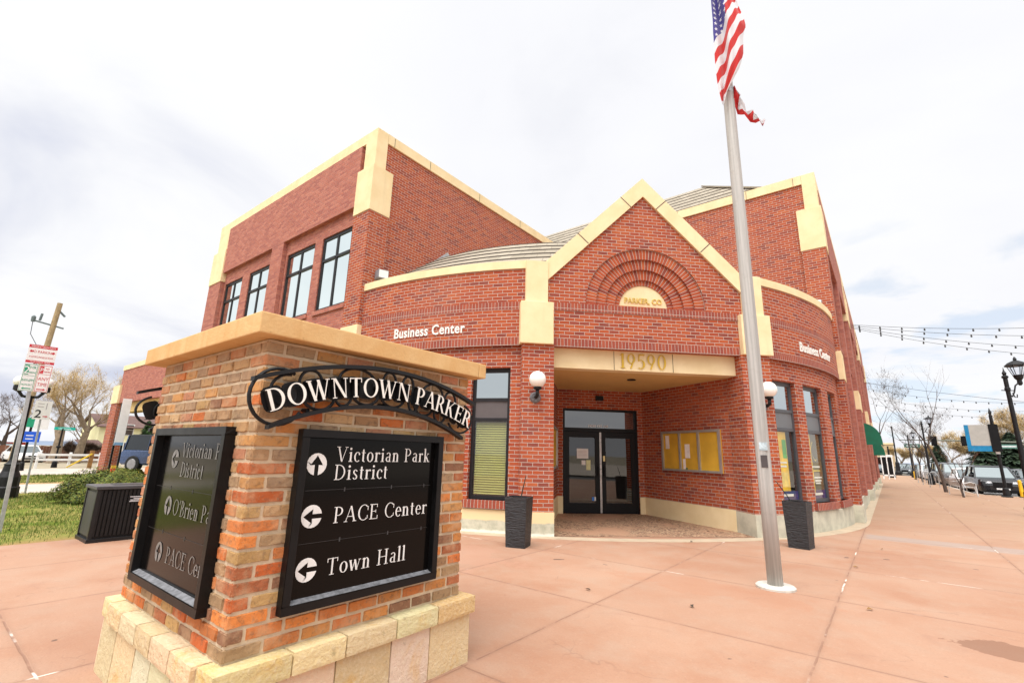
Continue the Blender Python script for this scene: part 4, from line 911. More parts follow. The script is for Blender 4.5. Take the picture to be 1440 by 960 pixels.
cp = MB(); cp.box(-4.54, -2.593, 2.859, 2.945, 2.105, 2.224); cp.build('cap', m_cap, MS, bevel=.008)
# sign panels with deep black frames
m_gloss, t, p = newmat('black_acrylic'); setp(p, rough=.12, spec=.16, base=(.0035,.0032,.0032)); BUMP(t, p, NOISE(t, OBJ(t), 3, 2, .5), .04, .01)
m_pfr = plain('black_painted_frame', (.005,.005,.0055), .4, var=.3, bump=.12, spec=.25)
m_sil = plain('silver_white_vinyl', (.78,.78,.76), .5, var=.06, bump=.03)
m_ledge = plain('grey_ledge', (.16,.16,.17), .7, var=.35, scale=30)  # mottled grey for the bottom slope inside the black frame
def arrow(mb, f, cu, cv, r, rot):
    """disc with an arrow cut out: two half moons either side of the shaft, a notch for the head"""
    def rr(u, v): a = R_(rot); return f(cu+u*cos(a)-v*sin(a), cv+u*sin(a)+v*cos(a), 0)
    up = []      # arrow up: shaft from the bottom, head to the top
    sh, hw, hb, tip = r*.20, r*.62, r*.05, r*.86
    for sg in (-1, 1):
        a0 = math.atan2(-math.sqrt(r*r-sh*sh), sh); a1 = math.atan2(tip+.0, .02*r)
        pts = [(r*cos(a0+(pi/2-a0)*i/16), r*sin(a0+(pi/2-a0)*i/16)) for i in range(17)]
        poly = pts+[(0, tip), (hw, hb), (sh*1.05, hb+r*.20), (sh, -math.sqrt(r*r-sh*sh))][0:]
        # quads between rim and arrow outline
        hw, hb, tip = r*.62, -r*.06, r*.80; hl = lambda k: (hw*(1-k), hb+(tip-hb)*k)
        inner = [(sh, -math.sqrt(r*r-sh*sh)), (sh, -.6*r), (sh, -.3*r), (sh, hb), (hw*.6, hb-.02*r), (hw, hb-.03*r), hl(.25), hl(.5), hl(.75), (0, tip)]
        m = len(inner); out = [(r*cos(a0+(pi/2-a0)*i/(m-1)), r*sin(a0+(pi/2-a0)*i/(m-1))) for i in range(m)]
        for i in range(m-1):
            P = [inner[i], out[i], out[i+1], inner[i+1]]
            P = [(sg*u, v) for u, v in P]
            mb.face([rr(*x) for x in (P if sg > 0 else P[::-1])])
def sign_panel(f, w, h, lines, rows, dep=.050, ink=None):
    fr = MB(); b = .046
    fu = lambda u, z, d: f(u, z, -d)
    slab(fr, fu, 0, w, h-b, h, -dep, .01); slab(fr, fu, 0, w, 0, b, -dep, .01); slab(fr, fu, 0, b, b, h-b, -dep, .01); slab(fr, fu, w-b, w, b, h-b, -dep, .01)
    o = fr.build('sign_panel', m_pfr, MS, bevel=.003)
    g = MB(); g.face([f(b, b, .004), f(w-b, b, .004), f(w-b, h-b, .004), f(b, h-b, .004)]); g.build('sign_face', m_gloss, o)
    d = MB(); d.face([f(b+.002, b+.001, dep-.008), f(w-b-.002, b+.001, dep-.008), f(w-b-.002, b+.016, .006), f(b+.002, b+.016, .006)]); d.build('frame_ledge', m_ledge, o)
    t = MB()
    for (kind_, u, v, s, txt) in lines:
        if kind_ == 't': serif(t, txt, s[0], lambda a, b_, d: f(u+a, v+b_, .006+d), .001, gap=.075, side=False, xs=s[1]/(serif_width(txt, .075)*s[0]), GS=G_LIGHT)
        else: arrow(t, lambda a, b_, d: f(a, b_, .007), u, v, s, txt)
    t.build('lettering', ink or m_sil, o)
    sc = MB()
    for v in rows:
        sc.box(0, 0, 0, 0, 0, 0); fq = [f(b+.03, v, .0055), f(w-b-.03, v, .0055), f(w-b-.03, v+.002, .0055), f(b+.03, v+.002, .0055)]; sc.face(fq)
        for uu in (.30, .62, .88): sc.face([f(w*uu-.005, v-.012, .0057), f(w*uu+.005, v-.012, .0057), f(w*uu+.005, v+.012, .0057), f(w*uu-.005, v+.012, .0057)])
    sc.build('panel_seam', plain('grey_seam', (.035,.035,.037), .5), o)
    return o
PW, PH = 1.17, .985
FX = lambda u, v, d: (bx1+.012+d, 1.43+u, .625+v)
FY = lambda u, v, d: (-4.12+u, by0-.012-d, .625+v)
def pos_x(y, z): return y*1.0-1.375, z-.625
lx = [('a', .185, .785, .064, 0), ('t', .309, .800, (.090, .763), 'Victorian Park'), ('t', .304, .692, (.090, .400), 'District'),
      ('a', .190, .492, .064, 90), ('t', .330, .442, (.092, .745), 'PACE Center'),
      ('a', .195, .205, .064, 90), ('t', .318, .155, (.092, .592), 'Town Hall')]
ly = [('a', .345, .785, .060, 90), ('t', .455, .800, (.090, .60), 'Victorian P'), ('t', .480, .678, (.090, .37), 'District'),
      ('a', .372, .490, .060, 0), ('t', .470, .445, (.092, .59), "O'Brien Pa"),
      ('a', .355, .208, .060, 0), ('t', .490, .165, (.092, .59), 'PACE Cen')]
sign_panel(FX, PW-.055, PH, [(k, u-.055, v, s, x) for k, u, v, s, x in lx], [.635, .345])
sign_panel(FY, PW+.02, PH, ly, [.60, .33], ink=plain('dim_reflection_vinyl', (.19,.185,.18), .4, var=.3, scale=30, bump=.05))  # same vinyl, its dim reflection on this face put into a darker colour
# wrought-iron arch with raised letters, one on each long face
def iron_arch(f):
    a = MB(); cy = .77
    def top(u): return 1.03+.0-math.sqrt(2.40**2)+math.sqrt(2.40**2-(u-cy-.04)**2)
    def low(u): return .775-1.75+math.sqrt(1.75**2-(u-cy)**2)
    n = 24
    for fn, ua, ub in ((top, -.09, 1.64), (low, .02, 1.52)):
        pr = [(ua+(ub-ua)*i/n) for i in range(n+1)]
        for i in range(n):
            u, w = pr[i], pr[i+1]; z, zz = fn(u), fn(w); th = .012
            P = lambda u_, z_, d: f(u_, z_, d)
            for (q1, q2, q3, q4) in (((u,z-th,.10),(w,zz-th,.10),(w,zz+th,.10),(u,z+th,.10)), ((u,z+th,.10),(w,zz+th,.10),(w,zz+th,.055),(u,z+th,.055)), ((w,zz-th,.10),(u,z-th,.10),(u,z-th,.055),(w,zz-th,.055)), ((w,zz-th,.055),(u,z-th,.055),(u,z+th,.055),(w,zz+th,.055))):
                a.face([P(*q1), P(*q2), P(*q3), P(*q4)])
        for u in (ua, ub): z = fn(u); a.face([f(u, z-.012, .10), f(u, z+.012, .10), f(u, z+.012, .055), f(u, z-.012, .055)])
    def ring(cu, cz_, ru, rz_, a0, a1, th=.0095, dd=.075, spiral=0):
        K = 20; pts = []
        for i in range(K+1):
            t_ = R_(a0+(a1-a0)*i/K); s_ = 1-spiral*i/K; pts.append(f(cu+ru*s_*cos(t_), cz_+rz_*s_*sin(t_), dd))
        a.tube(pts, th, 6)
    ring(.06, .775, .155, .155, 60, 330, .010); ring(.10, .80, .105, .105, 80, 440, .009, .075, .55)
    ring(1.50, .755, .13, .11, 200, 430, .009); ring(1.44, .76, .08, .085, -60, 280, .008, .075, .5)
    for u, ru, up in ((.24,.07,1),(.30,.10,0),(.46,.06,0),(.55,.13,1),(.62,.10,0),(.80,.055,1),(.84,.10,0),(.96,.05,1),(1.02,.045,0),(1.12,.09,0),(1.20,.10,1),(1.28,.06,0),(1.38,.06,1)):
        if up: ring(u, top(u)-.012-.075, ru, .075, -30, 210)
        else: ring(u, low(u)+.012+.075, ru, .075, 150, 390)
    for u in (.25, .78, 1.32): a.tube([f(u, low(u)+.02, .06), f(u, low(u)+.02, 0)], .012, 6)
    o = a.build('iron_arch', m_iron, MS)
    l = MB(); txt = 'DOWNTOWN PARKER'; W_ = serif_width(txt, .03); size = .120; xs = 1.585/(W_*size)
    R0 = 2.05; zc = .835-R0
    def fl(u, v, d):
        an = (u-.7925)/R0; r = R0+v; return f(.776+r*sin(an), zc+r*cos(an), .085+d)
    bk = MB()
    serif(l, txt, size, fl, .040, gap=.03, xs=xs, side=True, ms=1); l.build('lettering', [m_letter, m_iron], o)
    # dark backing plates behind each letter
    x = 0
    for c in txt:
        wd = G[c][0]
        if c != ' ':
            P = [(x-.05, -.10), (x+wd+.05, -.10), (x+wd+.05, 1.10), (x-.05, 1.10)]
            u = [((a_)*size*xs, b_*size) for a_, b_ in P]
            # trimmed to an oval so it hugs the letter
            cu = sum(v[0] for v in u)/4; cv = sum(v[1] for v in u)/4; hu, hv = (u[1][0]-u[0][0])/2*1.04, (u[2][1]-u[1][1])/2*1.0
            bk.face([fl(cu+hu*math.copysign(abs(cos(t_))**.6, cos(t_)), cv+hv*math.copysign(abs(sin(t_))**.6, sin(t_)), -.006) for t_ in [2*pi*i/16 for i in range(16)]])
        x += wd+.03
    bk.build('letter_backing', m_iron, o)
iron_arch(lambda u, z, d: (bx1+d, by0+u, 1.0+z))
iron_arch(lambda u, z, d: (bx0-d, 2.70-u, 1.0+z))
# ================================================================== flagpole and flag
PX, PY = -1.274, 6.897
fp = thing('flagpole', 'tall grey metal flagpole standing on a round concrete foot in the plaza', 'flagpole', (PX, PY, 0))
m_pole, t, p = newmat('weathered_aluminium'); pos = OBJ(t); mp = N(t, 'ShaderNodeMapping'); mp.inputs['Scale'].default_value = (30, 30, .7); L(t, pos, mp.inputs['Vector'])
a = NOISE(t, mp.outputs[0], 1, 5, .6); b = NOISE(t, pos, 8, 5, .65)
c = MIX(t, SS(t, a, .3, .7), (.34,.33,.31), (.50,.48,.45)); c = MIX(t, M_(t, 'MULTIPLY', SS(t, b, .55, .75), .4), c, (.30,.27,.23))
L(t, c, p.inputs['Base Color']); setp(p, rough=.6, metal=.12); BUMP(t, p, a, .2, .004)
m = MB(); m.lathe([(.088, .03), (.087, 1.2), (.085, 3), (.080, 6.0), (.072, 9), (.06, 12.5)], (PX, PY, 0), 20); m.build('pole', m_pole, fp, smooth=True)
m = MB(); m.lathe([(.22, -.02), (.22, .022), (.205, .034), (.09, .036)], (PX, PY, 0), 20); m.build('foot', plain('foot_concrete', (.55,.52,.46), .85, var=.15, scale=9, bump=.4), fp)
vd = (Vector((0, 0, 0))-Vector((PX, PY, 0))); vd.z = 0; vd.normalize(); vr = Vector((0, 0, 1)).cross(vd)*1
m = MB(); c0 = Vector((PX, PY, 0))+vd*.084+vr*.015
def hp(u, z, d): q_ = c0+vr*u+vd*(-d); return (q_.x, q_.y, z)
slab(m, hp, -.045, .03, 1.41, 1.56, -.006, .03); m.build('hand_hole_cover', plain('dark_cover', (.06,.05,.05), .6), fp)
m = MB(); slab(m, hp, -.05, .045, 1.62, 1.72, -.004, .03); m.build('sticker', plain('faded_sticker', (.48,.58,.62), .6, var=.3, scale=20), fp)
m = MB(); m.lathe([(.079, 7.02), (.082, 7.03), (.082, 7.10), (.078, 7.11)], (PX, PY, 0), 16); m.build('joint_ring', m_galv, fp)
m_flag, t, p = newmat('flag_cloth'); u = N(t, 'ShaderNodeUVMap'); sp = N(t, 'ShaderNodeSeparateXYZ'); L(t, u.outputs[0], sp.inputs[0])
st = M_(t, 'FRACT', M_(t, 'MULTIPLY', sp.outputs[1], 6.5)); red = M_(t, 'LESS_THAN', st, .5)
c = MIX(t, red, (.74,.74,.77), (.56,.03,.028))
can = M_(t, 'MULTIPLY', M_(t, 'GREATER_THAN', sp.outputs[1], .4615), M_(t, 'LESS_THAN', sp.outputs[0], .40))
c = MIX(t, can, c, (.065,.055,.27)); 
# five-row star field
su = M_(t, 'SUBTRACT', M_(t, 'FRACT', M_(t, 'MULTIPLY', sp.outputs[0], 6.4)), .5); sv = M_(t, 'SUBTRACT', M_(t, 'FRACT', M_(t, 'MULTIPLY', M_(t, 'ADD', sp.outputs[1], M_(t, 'MULTIPLY', sp.outputs[0], .345)), 22.7)), .5)
ang = M_(t, 'ARCTAN2', su, sv); rad = M_(t, 'SQRT', M_(t, 'ADD', M_(t, 'MULTIPLY', su, su), M_(t, 'MULTIPLY', sv, sv)))
star = M_(t, 'LESS_THAN', rad, M_(t, 'ADD', .20, M_(t, 'MULTIPLY', M_(t, 'COSINE', M_(t, 'MULTIPLY', ang, 5)), .09)))
c = MIX(t, M_(t, 'MULTIPLY', star, can), c, (.82,.82,.84)); L(t, c, p.inputs['Base Color']); setp(p, rough=.8, spec=.2, sheen=.2)
mix = N(t, 'ShaderNodeMixShader'); tr = N(t, 'ShaderNodeBsdfTranslucent'); L(t, c, tr.inputs[0]); mix.inputs[0].default_value = .22
L(t, p.outputs[0], mix.inputs[1]); L(t, tr.outputs[0], mix.inputs[2]); L(t, mix.outputs[0], t.nodes['Material Output'].inputs[0])
# outline of the hanging cloth: (height, left, right) in the plane facing the walk
prof = [(9.75,-.10,.22),(9.3,-.11,.27),(8.87,-.115,.29),(8.60,-.12,.36),(8.25,-.12,.47),(8.05,-.13,.50),(7.95,-.13,.44),(7.8,-.135,.42),(7.55,-.14,.40),(7.3,-.14,.31),(7.1,-.135,.16),(6.93,-.12,.03),(6.72,-.095,-.06)]
def lerp_prof(z):
    for (a, b) in zip(prof, prof[1:]):
        if a[0] >= z >= b[0]:
            k_ = (a[0]-z)/(a[0]-b[0]); return a[1]+(b[1]-a[1])*k_, a[2]+(b[2]-a[2])*k_
    return prof[-1][1:]
# vr points to the viewer's left or right: make it point right
if vr.dot(rv) < 0: vr = -vr
fm = MB(); NP, NZ = 22, 44; V_ = []; UVs = []
for j in range(NZ+1):
    z = 9.75+(6.72-9.75)*j/NZ; l, r = lerp_prof(z); r = l+(r-l)*.74
    for i in range(NP+1):
        k_ = i/NP; x = l+(r-l)*k_; fold = .05*sin(k_*8.5+z*1.1)+.025*sin(k_*17+z*2.3)
        q_ = Vector((PX, PY, z))+vr*x+vd*(.20+fold*(.5+min(.9, (r-l)*2.2)))
        V_.append(tuple(q_))
        sl = x+.15                                  # stripes climb to the right across the cloth
        vv = (z-6.60)/2.55*.62-sl*.02
        vv = .4615+.40*((z-7.87)-2.1*(x+.12)); UVs.append(((x+.12)/.19*.40, vv))
F_ = [(j*(NP+1)+i, (j+1)*(NP+1)+i, (j+1)*(NP+1)+i+1, j*(NP+1)+i+1) for j in range(NZ) for i in range(NP)]
fm.mesh(V_, F_, 0, UVs)
# folded end hanging on the far side of the pole
V_, UVs = [], []
tail = [(7.12,.03,.12),(7.00,.045,.17),(6.90,.05,.15),(6.80,.07,.21),(6.70,.10,.22),(6.62,.14,.31),(6.56,.19,.33),(6.49,.26,.41),(6.44,.33,.44),(6.38,.38,.46)]
for j, (z, l, r) in enumerate(tail):
    for i in range(7):
        k_ = i/6; q_ = Vector((PX, PY, z-(.05 if j < 6 else 0)*0))+vr*(l+(r-l)*k_)-vd*(.03+.075*sin(k_*7+j*1.9)); V_.append(tuple(q_)); UVs.append((.7+.02*i, .015+.011*i if j in (0, 1, 2, 5, 6, 9) else .045+.018*i))
fm.mesh(V_, [(j*7+i, (j+1)*7+i, (j+1)*7+i+1, j*7+i+1) for j in range(len(tail)-1) for i in range(6)], 0, UVs)
FL = fm.build('flag', m_flag, smooth=True); tag(FL, 'limp stars and stripes flag wrapped round the top of the flagpole', 'flag')
# ================================================================== pots, bin, lamps on the walls
def planter(name, label, loc, rz, g):
    pl = thing(name, label, 'planter', loc, rz, g); T = lambda p_: pl.matrix_world @ Vector(p_)
    m = MB(T); wb, wt, h, th = .165, .192, .79, .022; K = 40; pr = None; rr_ = random.Random(int(loc[0]*10))
    cor = lambda w: [(-w,-w),(w,-w),(w,w),(-w,w)]
    for s in range(4):
        for j in range(K):
            z0, z1 = h*j/K, h*(j+1)/K; w0, w1 = wb+(wt-wb)*j/K, wb+(wt-wb)*(j+1)/K
            a, b = cor(w0)[s], cor(w0)[(s+1) % 4]; c, d = cor(w1)[(s+1) % 4], cor(w1)[s]
            m.face([(*a, z0), (*b, z0), (*c, z1), (*d, z1)], [(-w0+s, z0), (w0+s, z0), (w1+s, z1), (-w1+s, z1)])
    o_, i_ = cor(wt), cor(wt-th)
    for s in range(4):
        m.face([(*o_[s], h), (*o_[(s+1) % 4], h), (*i_[(s+1) % 4], h), (*i_[s], h)]); m.face([(*i_[s], h), (*i_[(s+1) % 4], h), (*i_[(s+1) % 4], h-.12), (*i_[s], h-.12)])
    m.face([(*c_, 0) for c_ in cor(wb)[::-1]])
    m.build('pot', m_pot, pl)
    s = MB(T); s.face([(*c_, h-.10) for c_ in cor(wt-th-.001)], None); s.build('soil', plain('potting_soil', (.05,.035,.025), .95, scale=20), pl)
    return pl
m_pot, t, p = newmat('ribbed_dark_resin'); u = N(t, 'ShaderNodeUVMap'); mp = N(t, 'ShaderNodeMapping'); mp.inputs['Scale'].default_value = (4.5, 38, 1); L(t, u.outputs[0], mp.inputs['Vector'])
h = NOISE(t, mp.outputs[0], 1.3, 3, .5, 1.2); L(t, MIX(t, SS(t, h, .35, .7), (.010,.010,.012), (.028,.028,.032)), p.inputs['Base Color']); setp(p, rough=.5); BUMP(t, p, h, 1.0, .02)
p1 = planter('tall_planter', 'tall dark square planter in front of the pier left of the entrance', (-5.06, 6.72, 0), R_(19), 'planters by the entrance')
p2 = planter('tall_planter', 'tall dark square planter behind the flagpole below the right hand windows', (-1.42, 10.28, 0), R_(-8), 'planters by the entrance')
m_stem = plain('dead_stem_bark', (.03,.03,.022), .9)
for (o, dx, lab) in ((p1, (.04, .10), 'bare upright stem stuck in the planter left of the entrance'), (p2, (-.26, -.02), 'bare leaning stem stuck in the planter behind the flagpole')):
    m = MB(); b = o.matrix_world @ Vector((.02 if dx[0] > 0 else -.05, 0, .69)); m.tube([b, b+Vector((dx[0]*.4, dx[1]*.4, .20)), b+Vector((dx[0], dx[1], .44))], [.012, .010, .007], 6); tag(m.build('plant_stem', m_stem), lab, 'stem', 'stems in the planters')
bn = thing('litter_bin', 'black slatted metal litter bin enclosure standing at the lawn edge', 'litter bin', (-10.17, 2.55, 0))
m = MB(); bX0, bX1, bY0, bY1 = -10.53, -9.84, 2.09, 3.05
m.box(bX0+.02, bX1-.02, bY0+.02, bY1-.02, .05, .78); m.build('body', m_black, bn)
m = MB()
n = 17
for i in range(n):
    y = bY0+.03+(bY1-bY0-.06)*(i+.5)/n; m.box(bX1-.02, bX1-.001, y-.017, y+.017, .09, .77)
m.build('slats', plain('bin_slats', (.007,.007,.008), .38, var=.2, spec=.3), bn)
m = MB(); 
for x, y in ((bX0, bY0), (bX1-.05, bY0), (bX0, bY1-.05), (bX1-.05, bY1-.05)): m.box(x, x+.05, y, y+.05, .05, .78)
m.box(bX0-.015, bX1+.015, bY0-.015, bY1+.015, 0, .055); m.build('corner_post', plain('bin_frame', (.010,.010,.011), .4, var=.2, spec=.35), bn, bevel=.004)
m = MB(); m.box(bX0+.05, bX1-.05, bY0+.012, bY0+.02, .09, .74); m.build('side_panel', plain('bin_side', (.045,.045,.05), .4, var=.15), bn)
m = MB(); m.box(bX0-.02, bX1+.02, bY0-.02, bY1+.02, .785, .835); m.build('lid', plain('bin_lid', (.045,.045,.05), .35, var=.2), bn, bevel=.008)
m = MB(); m.box(bX0+.22, bX1-.22, bY0+.25, bY1-.25, .832, .8385); m.build('lid_opening', m_black, bn)
m = MB(); m.box(bX1, bX1+.004, 2.50, 2.74, .57, .68); o = m.build('plate', m_black, bn)
m = MB()
for z, a, b in ((.655,2.52,2.72),(.628,2.57,2.66),(.606,2.53,2.70),(.585,2.52,2.71)): m.face([(bX1+.0055, a, z), (bX1+.0055, b, z), (bX1+.0055, b, z+.012), (bX1+.0055, a, z+.012)])
m.build('plate_print', plain('plate_print', (.6,.6,.62), .6), o)
m_globe, t, p = newmat('opal_globe'); setp(p, rough=.25, base=(.90,.87,.82), spec=.5); p.inputs['Subsurface Weight'].default_value = .3; p.inputs['Subsurface Radius'].default_value = (.1, .1, .1)
for sg, lab in ((-1, 'white globe wall lamp on the pier left of the entrance'), (1, 'white globe wall lamp on the pier behind the flagpole')):
    b = Vector(gf(sg*2.44, 2.62, -.05)); wl = thing('wall_lamp', lab, 'wall lamp', b, 0, 'globe lamps beside the entrance')
    m = MB(); c = Vector(gf(sg*2.44, 2.93, -.30)); 
    prf = [(.165*sin(pi*i/14)+1e-4, -.165*cos(pi*i/14)) for i in range(15)]; m.lathe(prf, c, 24); m.build('globe', m_globe, wl, smooth=True)
    m = MB(); m.lathe([(.06, -.165-.035), (.085, -.165-.01), (.075, -.145), (.05, -.14)], c, 16); e0 = Vector(gf(sg*2.44, 2.63, -.30)); m.tube([c-Vector((0, 0, .2)), e0, Vector(gf(sg*2.44, 2.60, -.22)), Vector(gf(sg*2.44, 2.60, -.06))], .035, 8); m.build('bracket', m_iron, wl, smooth=True)
    m = MB()
    ax = [Vector(gf(sg*2.44, 2.60, -.055)), Vector(gf(sg*2.44, 2.60, -.10))]; m.tube(ax, [.115, .085], 16); m.build('wall_plate', plain('weathered_plate', (.15,.15,.16), .6, var=.4, scale=30), wl)
for P0, dv, lab in ((Vector((-9.86, 6.86, 5.72)), Vector((.75, -.2, 0)), 'grey floodlight on the left wing above the curved coping'), (Vector((-1.16, 15.52, 5.70)), Vector((.2, -.75, 0)), 'small dark floodlight on the right wing above the curved coping')):
    fl = thing('floodlight', lab, 'floodlight', P0, 0, 'floodlights over the curved wall'); d = dv.normalized(); sd_ = Vector((0, 0, 1)).cross(d)
    FF = lambda u, z, dd: tuple(P0+sd_*u+d*(.30-dd)+Vector((0, 0, z)))
    m = MB(); m.prism([(-.14, .02), (.14, .02), (.14, .26), (-.14, .26)], FF, .0, .26); m.build('housing', plain('floodlight_grey', (.20,.20,.22), .5), fl, bevel=.02)
    m = MB(); m.face([FF(-.12, .04, -.003), FF(.12, .04, -.003), FF(.12, .24, -.003), FF(-.12, .24, -.003)]); m.build('lens', m_white, fl)
    m = MB(); m.bar(P0+Vector((0, 0, .05)), P0+d*.1+Vector((0, 0, .05)), .05); m.build('arm', m_black, fl)
# notice board on the right wall of the porch
nb = thing('notice_board', 'three-door aluminium notice board with ochre backing on the porch wall', 'notice board', NBf(1.2, 1.18, 0))
def nf(u, z, d): return NBf(2.96-u, z, d)
u0_, u1_, z0, z1 = .26, 2.15, 1.18, 2.15
def nbx(a, b, z0, z1, d0, d1, nm, mt, par=nb):
    m = MB(); slab(m, NBf, a, b, z0, z1, d0, d1); return m.build(nm, mt, par)
# NBf runs from the front edge inwards: convert distances measured from the back
La, Lb2 = NBL-2.72, NBL-.80
nbx(La, Lb2, z0, z1, -.03, 0, 'backing', plain('ochre_backing', (.62,.36,.03), .8, var=.12, scale=2))
m = MB(); w = .05
slab(m, NBf, La, Lb2, z0, z0+w, -.075, -.0305); slab(m, NBf, La, Lb2, z1-w, z1, -.075, -.0305)
for i in range(4):
    x = La+(Lb2-La-w)*i/3; slab(m, NBf, x, x+w, z0+w, z1-w, -.075, -.0305)
m.build('frame', m_alu, nb)
for (a, b, c_, d_, mm) in ((.13, .26, 1.72, 2.05, 0), (.80, .96, 1.50, 1.83, 0), (.72, .80, 1.24, 1.48, 0), (.80, .86, 1.235, 1.27, 1)):
    m = MB(); slab(m, NBf, Lb2-b*(Lb2-La)/1.92-.0, Lb2-a*(Lb2-La)/1.92, c_, d_, -.036, -.031); m.build('paper', plain('paper_sheet', (.80,.74,.70), .8) if not mm else m_green, nb)
nb2 = thing('notice_board', 'slim aluminium notice case seen edge-on on the left porch wall', 'notice board', NBf2(1.2, 1.18, 0))
m = MB(); slab(m, NBf2, .5, 2.2, 1.18, 2.15, -.03, 0); m.build('backing', plain('ochre_backing', (.62,.36,.03)), nb2)
m = MB(); slab(m, NBf2, .5, 2.2, 1.18, 1.23, -.075, -.0305); slab(m, NBf2, .5, 2.2, 2.10, 2.15, -.075, -.0305); slab(m, NBf2, .5, .55, 1.23, 2.10, -.075, -.0305); slab(m, NBf2, 2.15, 2.2, 1.23, 2.10, -.075, -.0305); m.build('frame', m_alu, nb2)
lf = MB(); rl = random.Random(8)
for (x, y) in ((-3.05, 9.35), (-.35, 6.6), (-.58, 9.0), (-.30, 11.2), (-5.62, 2.7), (-6.1, 2.2), (-4.2, 11.5), (-3.9, 11.2), (-4.6, 11.8), (-3.2, 10.9), (-2.9, 5.2), (-1.8, 5.4)):
    a = rl.uniform(0, 6); s = .04; 
    lf.face([(x+s*cos(a), y+s*sin(a), .012), (x+s*.5*cos(a+1.6), y+s*.5*sin(a+1.6), .03), (x-s*cos(a), y-s*sin(a), .014), (x-s*.5*cos(a+1.6), y-s*.5*sin(a+1.6), .022)], None, rl.randrange(2))
kind(lf.build('leaf_litter', [plain('dry_leaf', (.25,.13,.04), .8), plain('dark_leaf', (.06,.045,.03), .8)]), 'stuff')
# ================================================================== trees
def limb_tree(trunk, crown, base, height, seed, lean=(0, 0), r=.16, depth=5, fork=.32, spread=.55, twig=1.0, crownfrom=3):
    rt = random.Random(seed)
    def grow(p, d, ln, rad, lev):
        n = 3; pts = [p]; rads = [rad]; cur = Vector(p); dd = Vector(d)
        for i in range(n):
            dd = (dd+Vector((rt.uniform(-.16, .16), rt.uniform(-.16, .16), rt.uniform(-.04, .10)))).normalized()
            cur = cur+dd*ln/n; pts.append(cur.copy()); rads.append(rad*(1-.42*(i+1)/n))
        (trunk if lev < crownfrom else crown).tube(pts, rads, 7 if lev < 2 else (5 if lev < 3 else 3), cap=False)
        if lev >= depth: return
        kids = rt.choice((2, 3, 3)) if lev else rt.choice((3, 4))
        for k in range(kids):
            f = rt.uniform(.5, 1.0) if k else 1.0; idx = min(n, max(1, int(round(f*n)))); q_ = pts[idx]
            az = rt.uniform(0, 2*pi); s = spread*rt.uniform(.6, 1.25)
            side = Vector((cos(az), sin(az), rt.uniform(-.1, .45))); nd = (dd*(1-s*.6)+side*s).normalized()
            grow(q_, nd, ln*rt.uniform(.62, .86), rads[idx]*rt.uniform(.55, .75), lev+1)
    grow(Vector(base), Vector((lean[0], lean[1], 1)).normalized(), height*fork, r, 0)
    return rt
def tree(label, base, height, seed, mats, group=None, twigs=0, twl=.5, name='bare_tree', **kw):
    o = thing(name, label, 'tree', base, 0, group); a, b = MB(), MB()
    rt = limb_tree(a, b, base, height, seed, **kw)
    if twigs:
        n0 = len(b.v); pool = b.v[:]
        for i in range(twigs):
            p_ = Vector(rt.choice(pool)); d = Vector((rt.uniform(-1, 1), rt.uniform(-1, 1), rt.uniform(-.5, 1))).normalized(); l = twl*rt.uniform(.4, 1.2); s = d.cross(Vector((0, 0, 1)))
            s = s.normalized()*twl*.016 if s.length > .01 else Vector((twl*.016, 0, 0))
            b.face([p_-s, p_+s, p_+d*l], [(0,0),(1,0),(.5,1)])
    a.build('trunk', mats[0], o, smooth=True); b.build('crown', mats[1], o); return o
m_bark = plain('grey_bark', (.25,.19,.13), .95, var=.25, scale=4, bump=.6, fine=25)
m_barkd = plain('dark_bark', (.085,.062,.05), .95, var=.25, scale=4, bump=.5, fine=25)
m_twig = plain('tan_twigs', (.52,.39,.20), .95, var=.2, bump=0); m_twigd = plain('dark_twigs', (.11,.075,.055), .95, var=.2, bump=0)
m_twigp = plain('pale_twigs', (.34,.27,.17), .95, var=.2, bump=0)
GL = 'bare trees behind the white fence'
tree('large bare tree with tan twigs, left of two behind the white fence', (-55, 8.3, -.3), 8.8, 21, (m_bark, m_twig), GL, twigs=5000, twl=.75, r=.42, depth=5, lean=(.05,.05), spread=.6)
tree('large bare tree with tan twigs, right of two behind the white fence', (-56, 9.9, -.3), 8.6, 35, (m_bark, m_twig), GL, twigs=5000, twl=.75, r=.38, depth=5, lean=(0,.06), spread=.6)
tree('small pale bare tree between the tan trees and the canopy pier', (-78, 14.6, -.8), 8.0, 9, (m_bark, m_twigp), GL, twigs=3500, twl=.7, r=.2, depth=5)
tree('dark bare tree far left behind the parking signs', (-70, 6.6, -.6), 8.2, 14, (m_barkd, m_twigd), GL, twigs=2500, twl=.8, r=.28, depth=5, spread=.75)
tree('low brown leafless bush tree beside the yellow house porch', (-62, 11.2, -.6), 4.2, 44, (m_barkd, plain('brown_twigs', (.10,.062,.04), .95, bump=0)), None, twigs=9000, twl=.7, r=.12, depth=5, fork=.18, spread=.8)
GR = 'bare trees along the street'
tree('tall bare tree at the far end of the brick facade', (-.3, 84, -.1), 14.0, 3, (m_barkd, m_twigd), GR, twigs=1500, twl=1.1, r=.2, depth=6, spread=.46)
tree('bare tree beyond the cross street right of the black pole', (4.5, 92, -.1), 11.5, 17, (m_barkd, m_twigd), GR, twigs=1500, twl=.9, r=.22, depth=5, spread=.7)
tree('bare young street tree with stout trunk beside the white bench', (2.31, 36.8, 0), 5.6, 12, (m_barkd, m_twigd), GR, twigs=60, twl=.35, r=.095, depth=4, lean=(-.07,0), fork=.46, spread=.36)
tree('bare thin street tree behind the bike racks', (2.05, 54.8, 0), 4.9, 5, (m_barkd, m_twigd), GR, twigs=200, twl=.4, r=.07, depth=4, fork=.45, lean=(-.12,0))
